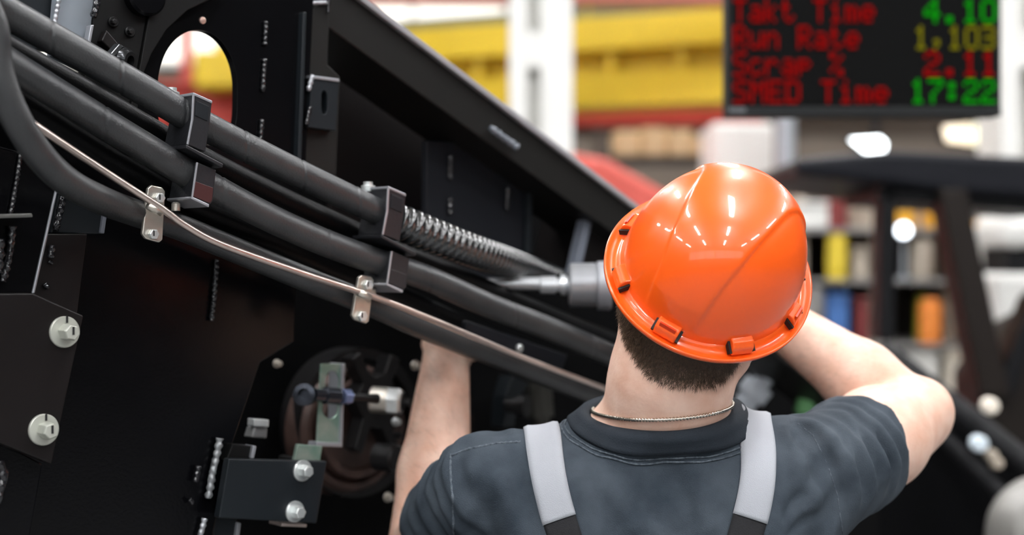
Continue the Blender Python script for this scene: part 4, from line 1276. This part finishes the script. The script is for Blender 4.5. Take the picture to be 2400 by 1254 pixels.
rows = [smooth_ring(onto(neckbody, loop-NECK_N*.004, -.003)), smooth_ring(onto(neckbody, loop, .0006)), smooth_ring(onto(neckbody, loop+NECK_N*.001, .0045))]
q = onto(shirt_soft, loop.copy(), .0035)
want = dirs*.55-NECK_N*.83
walk = []
for s_ in range(16):
    g_ = grad(shirt_soft, q)
    t_ = want-(want*g_).sum(1)[:, None]*g_; t_ /= np.linalg.norm(t_, axis=1)[:, None]
    q = smooth_ring(onto(shirt_soft, q+t_*.0024, .0030, 2), 1)
    walk.append(q.copy())
rows += walk[1:10:2]+[onto(shirt_soft, walk[9], .0005, 2), onto(shirt_soft, walk[9], -.006, 3)]
loft('collar', rows, COLLAR, worker)
for k_s in (11, 13):
    rr = onto(shirt_nocut, walk[k_s], .0006, 3)
    path = catmull([Vector(v) for v in rr]+[Vector(rr[0])], .0015)
    v, f = sweep_vf(path, .0012, 6, lambda s, th, i: .8+.3*abs(math.sin(s*1400)))
    mesh_obj('collar_seam', v, f, SEAM, worker, True)
# necklace
def first_hit(x, y, dx):
    for k in range(40):
        h = march_cam(x+k*dx, y, neckbody)
        if h is not None: return h
na, nb_, nc = first_hit(1372, 962, 4), first_hit(1520, 984, 4), first_hit(1645, 974, -4)
if na is not None and nb_ is not None and nc is not None:
    pl, pn = plane3(na, nb_, nc)
    e1 = np.cross(pn, [0, 1, 0]); e1 /= np.linalg.norm(e1); e2 = np.cross(pn, e1)
    o = NECK_C+pn*((pl-NECK_C)@pn)
    rr = np.array([march_out(o, e1*math.cos(a)+e2*math.sin(a), neckbody, .0014, .14, 400) for a in np.linspace(0, 2*math.pi, 240, endpoint=False)])
    for _ in range(3): rr = (np.roll(rr, 1, 0)+rr*2+np.roll(rr, -1, 0))/4
    path = catmull([Vector(v) for v in rr]+[Vector(rr[0])], .0008)
    v, f = sweep_vf(path, .0021, 8, lambda s, th, i: .5+.65*abs(math.sin(s*800+th)))
    nk = mesh_obj('necklace', v, f, SILVER, None, True)
    finish(nk, 'thin silver chain necklace around the bare neck above the shirt collar', 'necklace')

# sewn seams
def seam(pts, r=.0017, name='shirt_seam', f=None):
    hit = [march_cam(x, y, f or shirt_nocut) for x, y in pts]
    hit = [Vector(h) for h in hit if h is not None]
    if len(hit) < 2: return
    v, ff = sweep_vf(catmull(hit, .0016), r, 6, lambda s, th, i: .7+.5*abs(math.sin(s*1500)))
    mesh_obj(name, v, ff, SEAM, worker, True)
def dense(pts, n=10):
    out = []
    for a, b in zip(pts[:-1], pts[1:]):
        for k in range(n): out.append((a[0]+(b[0]-a[0])*k/n, a[1]+(b[1]-a[1])*k/n))
    return out+[pts[-1]]
seam(dense([(1058, 1068), (1100, 1052), (1160, 1040), (1220, 1036)]))
seam(dense([(1056, 1064), (1056, 1110), (1062, 1180), (1064, 1252)]))
seam(dense([(1868, 992), (1905, 1020), (1940, 1090), (1962, 1160), (1975, 1250)]), .001)

# ---- straps of the overalls, laid over the shirt
def strap(name, start, s0, s1, drift, w, m, parent, lift=.004, step=.004):
    """band that walks over the cloth from a point on the back: arc length s0..s1 (negative runs down the back)"""
    f = shirt_soft; sgn = 1 if s1 > s0 else -1
    q = onto(f, np.array([start]), lift, 6)
    s = 0.0; O, I = [], []
    dr = np.array(drift, float)
    nst = int(round(abs(s1)/step)); k0 = int(round(abs(s0)/step))
    gprev = None
    for i in range(nst+1):
        g = grad(f, q)[0]
        if gprev is not None: g = gprev*.6+g*.4; g /= np.linalg.norm(g)
        gprev = g
        t = np.cross(g, [1, 0, 0]); t /= np.linalg.norm(t)
        t = t+np.array([1.0, 0, 0])*np.interp(sgn*i*step, dr[:, 0], dr[:, 1]); t -= g*(t@g); t /= np.linalg.norm(t)
        bn = np.cross(t, g); bn /= np.linalg.norm(bn)
        if i >= k0:
            row = np.array([q[0]+bn*((k/8-.5)*w) for k in range(9)])
            row = onto(f, row, 0.0, 3); gg = grad(f, row)
            ed = np.array([.45]+[1]*7+[.45])[:, None]
            O.append(row+gg*lift*ed); I.append(row-gg*.004)
        q = onto(f, q+t*step*sgn, lift, 3)
    O = np.array(O); I = np.array(I); n = len(O)-1
    for arr in (O, I):
        for _ in range(5): arr[1:-1] = (arr[:-2]+2*arr[1:-1]+arr[2:])/4
    V = [Vector(v) for v in np.concatenate([O.reshape(-1, 3), I.reshape(-1, 3)])]
    N = (n+1)*9; F = []
    for i in range(n):
        for k in range(8):
            a = i*9+k; F.append((a, a+1, a+10, a+9)); F.append((N+a, N+a+9, N+a+10, N+a+1))
        F.append((i*9, i*9+9, N+i*9+9, N+i*9)); F.append((i*9+8, N+i*9+8, N+i*9+17, i*9+17))
    for k in range(8):
        F.append((k, N+k, N+k+1, k+1)); e = n*9+k; F.append((e, e+1, N+e+1, N+e))
    return mesh_obj(name, V, F, m, parent, True)
for (px_, py_), drift in (((1312, 1219), ((-.3, -.25), (0, -.33), (.06, -.16), (.10, -.05), (.16, -.04), (.3, .1))),
                          ((1757, 1216), ((-.3, .25), (0, .32), (.06, .15), (.09, .10), (.16, .15), (.3, .0)))):
    st0 = march_cam(px_, py_, shirt_raw)
    strap('overall_strap', st0, 0, .21, drift, .0415, STRAP, worker, .0045)
    strap('strap_webbing', st0, 0, -.26, drift, .0395, STRAPB, worker, .0028)
    strap('strap_webbing', st0, .21, .36, drift, .0395, STRAPB, worker, .0028)

# ---- trousers and boots
def trouser_sdf(p):
    d = smin(ell(p, (TX, 1.74, .95), (.19, .143, .17)), leg_sdf(p)-.016, .04)
    d = d-.003*wav(p, 40, 2, 4)
    return smax(smax(d, p[:, 2]-1.03, .01), .10-p[:, 2], .01)
vt, qt = sdf_mesh(trouser_sdf, (-.1, 1.52, .05), (.46, 1.96, 1.08), .009)
np_mesh('trousers', vt, qt, TROUSER, worker)
for s in (-1, 1):
    def boot_sdf(p, s=s):
        d = cap(p, (TX+s*.125, 1.755, .16), (TX+s*.125, 1.76, .06), .056, .050)
        d = smin(d, ell(p, (TX+s*.135, 1.83, .045), (.050, .125, .045)), .04)
        return smax(smax(d, .003-p[:, 2], .004), p[:, 2]-.19, .006)
    vv, qq = sdf_mesh(boot_sdf, (TX+s*.13-.1, 1.65, -.01), (TX+s*.13+.1, 2.0, .22), .008)
    np_mesh('boot', vv, qq, BOOT, worker)
# eyes
for s in (-1, 1):
    c = toworld((s*.031, .086, -.034))
    v, f = lathe_vf(Vector(c), Fv, [(-.011, .002), (-.008, .008), (0, .0115), (.008, .008), (.0112, .003), (.0116, .0005)], 16)
    mesh_obj('eye', v, f, EYE, worker, True)

# ---- hair at the back of the head
def hairline(l):
    """positive inside the hair: lower edge of the cropped hair in head coordinates"""
    return l[:, 2]-(-.068+.10*np.abs(l[:, 0])+sstep(l[:, 1], -.06, .03)*.07 - .0)
def hair_sdf(p):
    l = tolocal(p)
    d = smin(head_sdf(p), neck_sdf(p), .022)-.0028
    return smax(smax(d-.0, .009-hairline(l), .012), l[:, 2]-.05, .004)
vh, qh = sdf_mesh(hair_sdf, HC-.2, HC+.2, .0032)
hair = np_mesh('hair', vh, qh, HAIR, worker)
# short strands along the neckline
hb = lambda p: smin(head_sdf(p), neck_sdf(p), .022)
cand = vb[(np.abs(vb-HC).max(1) < .17)]
lc = tolocal(cand)
hl = hairline(lc)
ok = (hl > -.007) & (lc[:, 2] < .02) & (lc[:, 1] < .03)
cand = cand[ok]; hl = hl[ok]
eps = .002
g = np.stack([hb(cand+np.eye(3)[i]*eps)-hb(cand-np.eye(3)[i]*eps) for i in range(3)], 1)
g /= np.linalg.norm(g, axis=1)[:, None]+1e-9
V, F = [], []
rs = np.random.RandomState(5)
down = -A(Uv)*.9-A(Fv)*.1
sel = rs.randint(0, len(cand), 26000) if len(cand) else []
for i in sel:
    b = cand[i]+rs.normal(size=3)*.0015; nrm = g[i]
    t = down+rs.normal(size=3)*.28; t = t-nrm*(t@nrm); t /= np.linalg.norm(t)
    ln = (.006+.007*rs.rand())*(1.0 if hl[i] > .004 else .7)
    side = np.cross(nrm, t)*.00022
    lift = nrm*(.0030 if hl[i] > .003 else .0008)
    o = len(V)
    V += [b+side+lift*.6, b-side+lift*.6, b+t*ln*.6+lift+nrm*.0008+side*.6, b+t*ln*.6+lift+nrm*.0008-side*.6, b+t*ln+lift*.8+nrm*.0006]
    F += [(o, o+1, o+3, o+2), (o+2, o+3, o+4)]
if V:
    hs = mesh_obj('hair_strands', [Vector(v) for v in V], F, HAIR, worker, True)
    hs['kind'] = 'stuff'
# fine hair on the forearms
V, F = [], []
for (ea, wa, nn) in ((EL, WL, 1300), (ER, WR, 1600)):
    axd = (wa-ea); ln_ = np.linalg.norm(axd); axd = axd/ln_
    tt = (vb-ea)@axd; rr_ = np.linalg.norm(vb-ea-tt[:, None]*axd, axis=1)
    sel = np.argwhere((tt > .03) & (tt < ln_*.98) & (rr_ < .065))[:, 0]
    sel = sel[rs.randint(0, len(sel), nn)]
    pts = vb[sel]; gg = grad(arms_sdf, pts)
    for b, nrm in zip(pts, gg):
        b = b+rs.normal(size=3)*.002; 
        t = axd*.7+np.cross(nrm, axd)*.7+rs.normal(size=3)*.3; t = t-nrm*(t@nrm); t /= np.linalg.norm(t)
        L = .007+.008*rs.rand(); side = np.cross(nrm, t)*.00010; o = len(V)
        V += [b+side-nrm*.0005, b-side-nrm*.0005, b+t*L*.5+nrm*.0016+side*.7, b+t*L*.5+nrm*.0016-side*.7, b+t*L+nrm*.0012]
        F += [(o, o+1, o+3, o+2), (o+2, o+3, o+4)]
ah = mesh_obj('arm_hair', [Vector(v) for v in V], F, HAIR, worker, True)
ah['kind'] = 'stuff'

# ---- helmet
helmet = empty('hard_hat', Vector(toworld((0, 0, 0))), 'glossy orange hard hat with raised crown panel worn by the person', 'helmet')
def HL(l): return Vector(toworld(l))
def build_helmet():
    NP, NT_ = 540, 110
    a, b, hh = .1030, .120, .121
    V = []; F = []
    def width(y): return float(np.interp(y, (-.125, -.075, -.027, .02, .045, .065, .13), (.028, .0405, .0475, .052, .058, .072, .090)))
    for i in range(NT_):
        tau = (i/(NT_-1))*(math.pi/2)*.995
        rho = math.cos(tau)**.74; z = hh*math.sin(tau)**.98
        for k in range(NP):
            ph = 2*math.pi*k/NP
            x = a*rho*math.cos(ph); y = b*rho*math.sin(ph)
            # raised panel along the crown
            w = width(y); q = (w-abs(x+.004))/.0022
            e = 1/(1+math.exp(-max(-30, min(30, q*2.2))))
            fade = float(np.clip((z-.012)/.03, 0, 1))
            up = .0030*e*fade
            n = Vector((x/a/a, y/b/b, z/hh/hh+1e-6)).normalized()
            V.append(HL((x+n.x*up, y+n.y*up, z+n.z*up)))
    for i in range(NT_-1):
        for k in range(NP):
            p = i*NP+k; q = i*NP+(k+1) % NP
            F.append((p, q, q+NP, p+NP))
    F.append(tuple((NT_-1)*NP+k for k in range(NP)))
    o = mesh_obj('shell', V, F, ORANGE, helmet, True)
    md = o.modifiers.new('thickness', 'SOLIDIFY'); md.thickness = .0025; md.offset = -1
    # brim
    V, F = [], []
    n = 240
    prof = [(0.0, .004), (.002, -.001), (.006, -.0035), (.013, -.0035), (.0155, -.0010), (.0178, -.0013), (.0170, -.0065), (.012, -.0085), (.003, -.0075), (-.004, -.004), (-.004, .003)]
    for k in range(n):
        ph = 2*math.pi*k/n
        c_, s_ = math.cos(ph), math.sin(ph)
        pk = max(0, s_)**3
        for (u, z) in prof:
            ext = u*(1+1.3*pk)
            nx, ny = c_/a, s_/b; ln = math.hypot(nx, ny); nx /= ln; ny /= ln
            V.append(HL((a*c_+nx*ext, b*s_+ny*ext, z-pk*max(0, u)*.35)))
    m = len(prof)
    for k in range(n):
        j = (k+1) % n
        for i in range(m):
            i2 = (i+1) % m
            F.append((k*m+i, j*m+i, j*m+i2, k*m+i2))
    mesh_obj('brim', V, F, ORANGE, helmet, True)
    # slot tabs round the brim
    for t, deg in enumerate((180, 225, 270, 315, 0, 140, 40)):
        ph = math.radians(deg); c_, s_ = math.cos(ph), math.sin(ph)
        nx, ny = c_/a, s_/b; ln = math.hypot(nx, ny); nx /= ln; ny /= ln
        base = (a*c_, b*s_, 0)
        rad = Rv*nx+Fv*ny; tan = Uv.cross(rad).normalized(); upv = Uv
        def LP(r, tt, z): return HL(base)+rad*r+tan*tt+upv*z
        w = .0135
        # tab: wedge leaning on the shell
        prof2 = [(-.008, -.001), (.0105, -.001), (.0095, .0085), (.0050, .0140), (-.007, .0165)]
        vv = [LP(r, -w, z) for r, z in prof2]+[LP(r, w, z) for r, z in prof2]
        k = len(prof2)
        ff = [tuple(range(k-1, -1, -1)), tuple(range(k, 2*k))]+[(i, (i+1) % k, (i+1) % k+k, i+k) for i in range(k)]
        tb = mesh_obj('slot_tab', vv, ff, ORANGE, helmet, False, .0015)
        if deg not in (315, 225):
            v2, f2 = box_vf(LP(.0070, 0, .0115), rad, tan, upv, .0012, w*.72, .0035)
            mesh_obj('slot', v2, f2, ORANGE_IN, tb)
        for sg in (-1, 1):
            v2, f2 = box_vf(LP(.0030, sg*(w+.0014), .0045), (rad*.8-upv*.5).normalized(), tan, (upv*.8+rad*.5).normalized(), .0070, .0014, .0030)
            mesh_obj('gap', v2, f2, SLOT, tb)
build_helmet()
# inner headband just below the shell
pts = [HL((.090*math.cos(t), .106*math.sin(t)-.003, -.006)) for t in np.linspace(0, 2*math.pi, 65)]
v, f = sweep_vf(pts, .005, 8, None, False)
mesh_obj('headband', v, f, mat('headband_plastic', (.02, .018, .018), .5), helmet, True)

# ---- power tool
tool = empty('power_driver', (.26, 2.06, 1.46), 'grey steel power driver with round chuck pointing left beside the helmet', 'power tool')
TZ = H-(668-627)/FPX*2.06; TYY = 2.06
def tx(px): return (px-1200)/FPX*TYY
axn = Vector((1, 0, 0)); k_ = TYY/FPX
lathe('bit_shaft', Vector((tx(1040), TYY, TZ+.002)), axn, [(0, 8*k_), (.004, 11*k_), (tx(1150)-tx(1040), 13*k_), (tx(1268)-tx(1040), 16*k_)], CHROME, tool, 24)
lathe('bit_holder', Vector((tx(1264), TYY, TZ)), axn, [(0, 18*k_), (.002, 20.5*k_), (26*k_, 21*k_), (38*k_, 21*k_), (40*k_, 17*k_), (48*k_, 17*k_), (50*k_, 24*k_), (62*k_, 26*k_), (64*k_, 20*k_), (74*k_, 20*k_)], CHROME, tool, 32)
lathe('chuck', Vector((tx(1332), TYY, TZ)), axn, [(0, 30*k_), (.001, 46*k_), (5*k_, 51*k_), (62*k_, 52*k_), (64*k_, 49*k_), (68*k_, 49*k_)], TOOLGREY, tool, 48)
lathe('gear_housing', Vector((tx(1398), TYY, TZ-.001)), axn, [(0, 50*k_), (2*k_, 57*k_), (30*k_, 58*k_), (34*k_, 54*k_)], mat('tool_light_grey', (.38, .39, .42), .4, metal=.5), tool, 48)
lathe('motor_body', Vector((tx(1430), TYY, TZ-.002)), axn, [(0, 50*k_), (20*k_, 56*k_), (180*k_, 58*k_), (215*k_, 50*k_), (225*k_, 30*k_)], TOOLBLACK, tool, 40)
hx = .262
pth = catmull([Vector((hx, 2.062, TZ-.02)), Vector((hx+.002, 2.062, 1.57)), Vector((hx+.008, 2.062, 1.49))], .005)
v, f = sweep_vf(pth, .019, 20, lambda s, th, i: 1+.06*math.sin(s*300))
mesh_obj('grip', v, f, TOOLBLACK, tool, True)
box('trigger', (hx-.024, 2.062, 1.588), (.016, .012, .028), IRON, tool, .003)
box('battery', (hx+.006, 2.062, 1.468), (.105, .07, .045), TOOLBLACK, tool, .006)
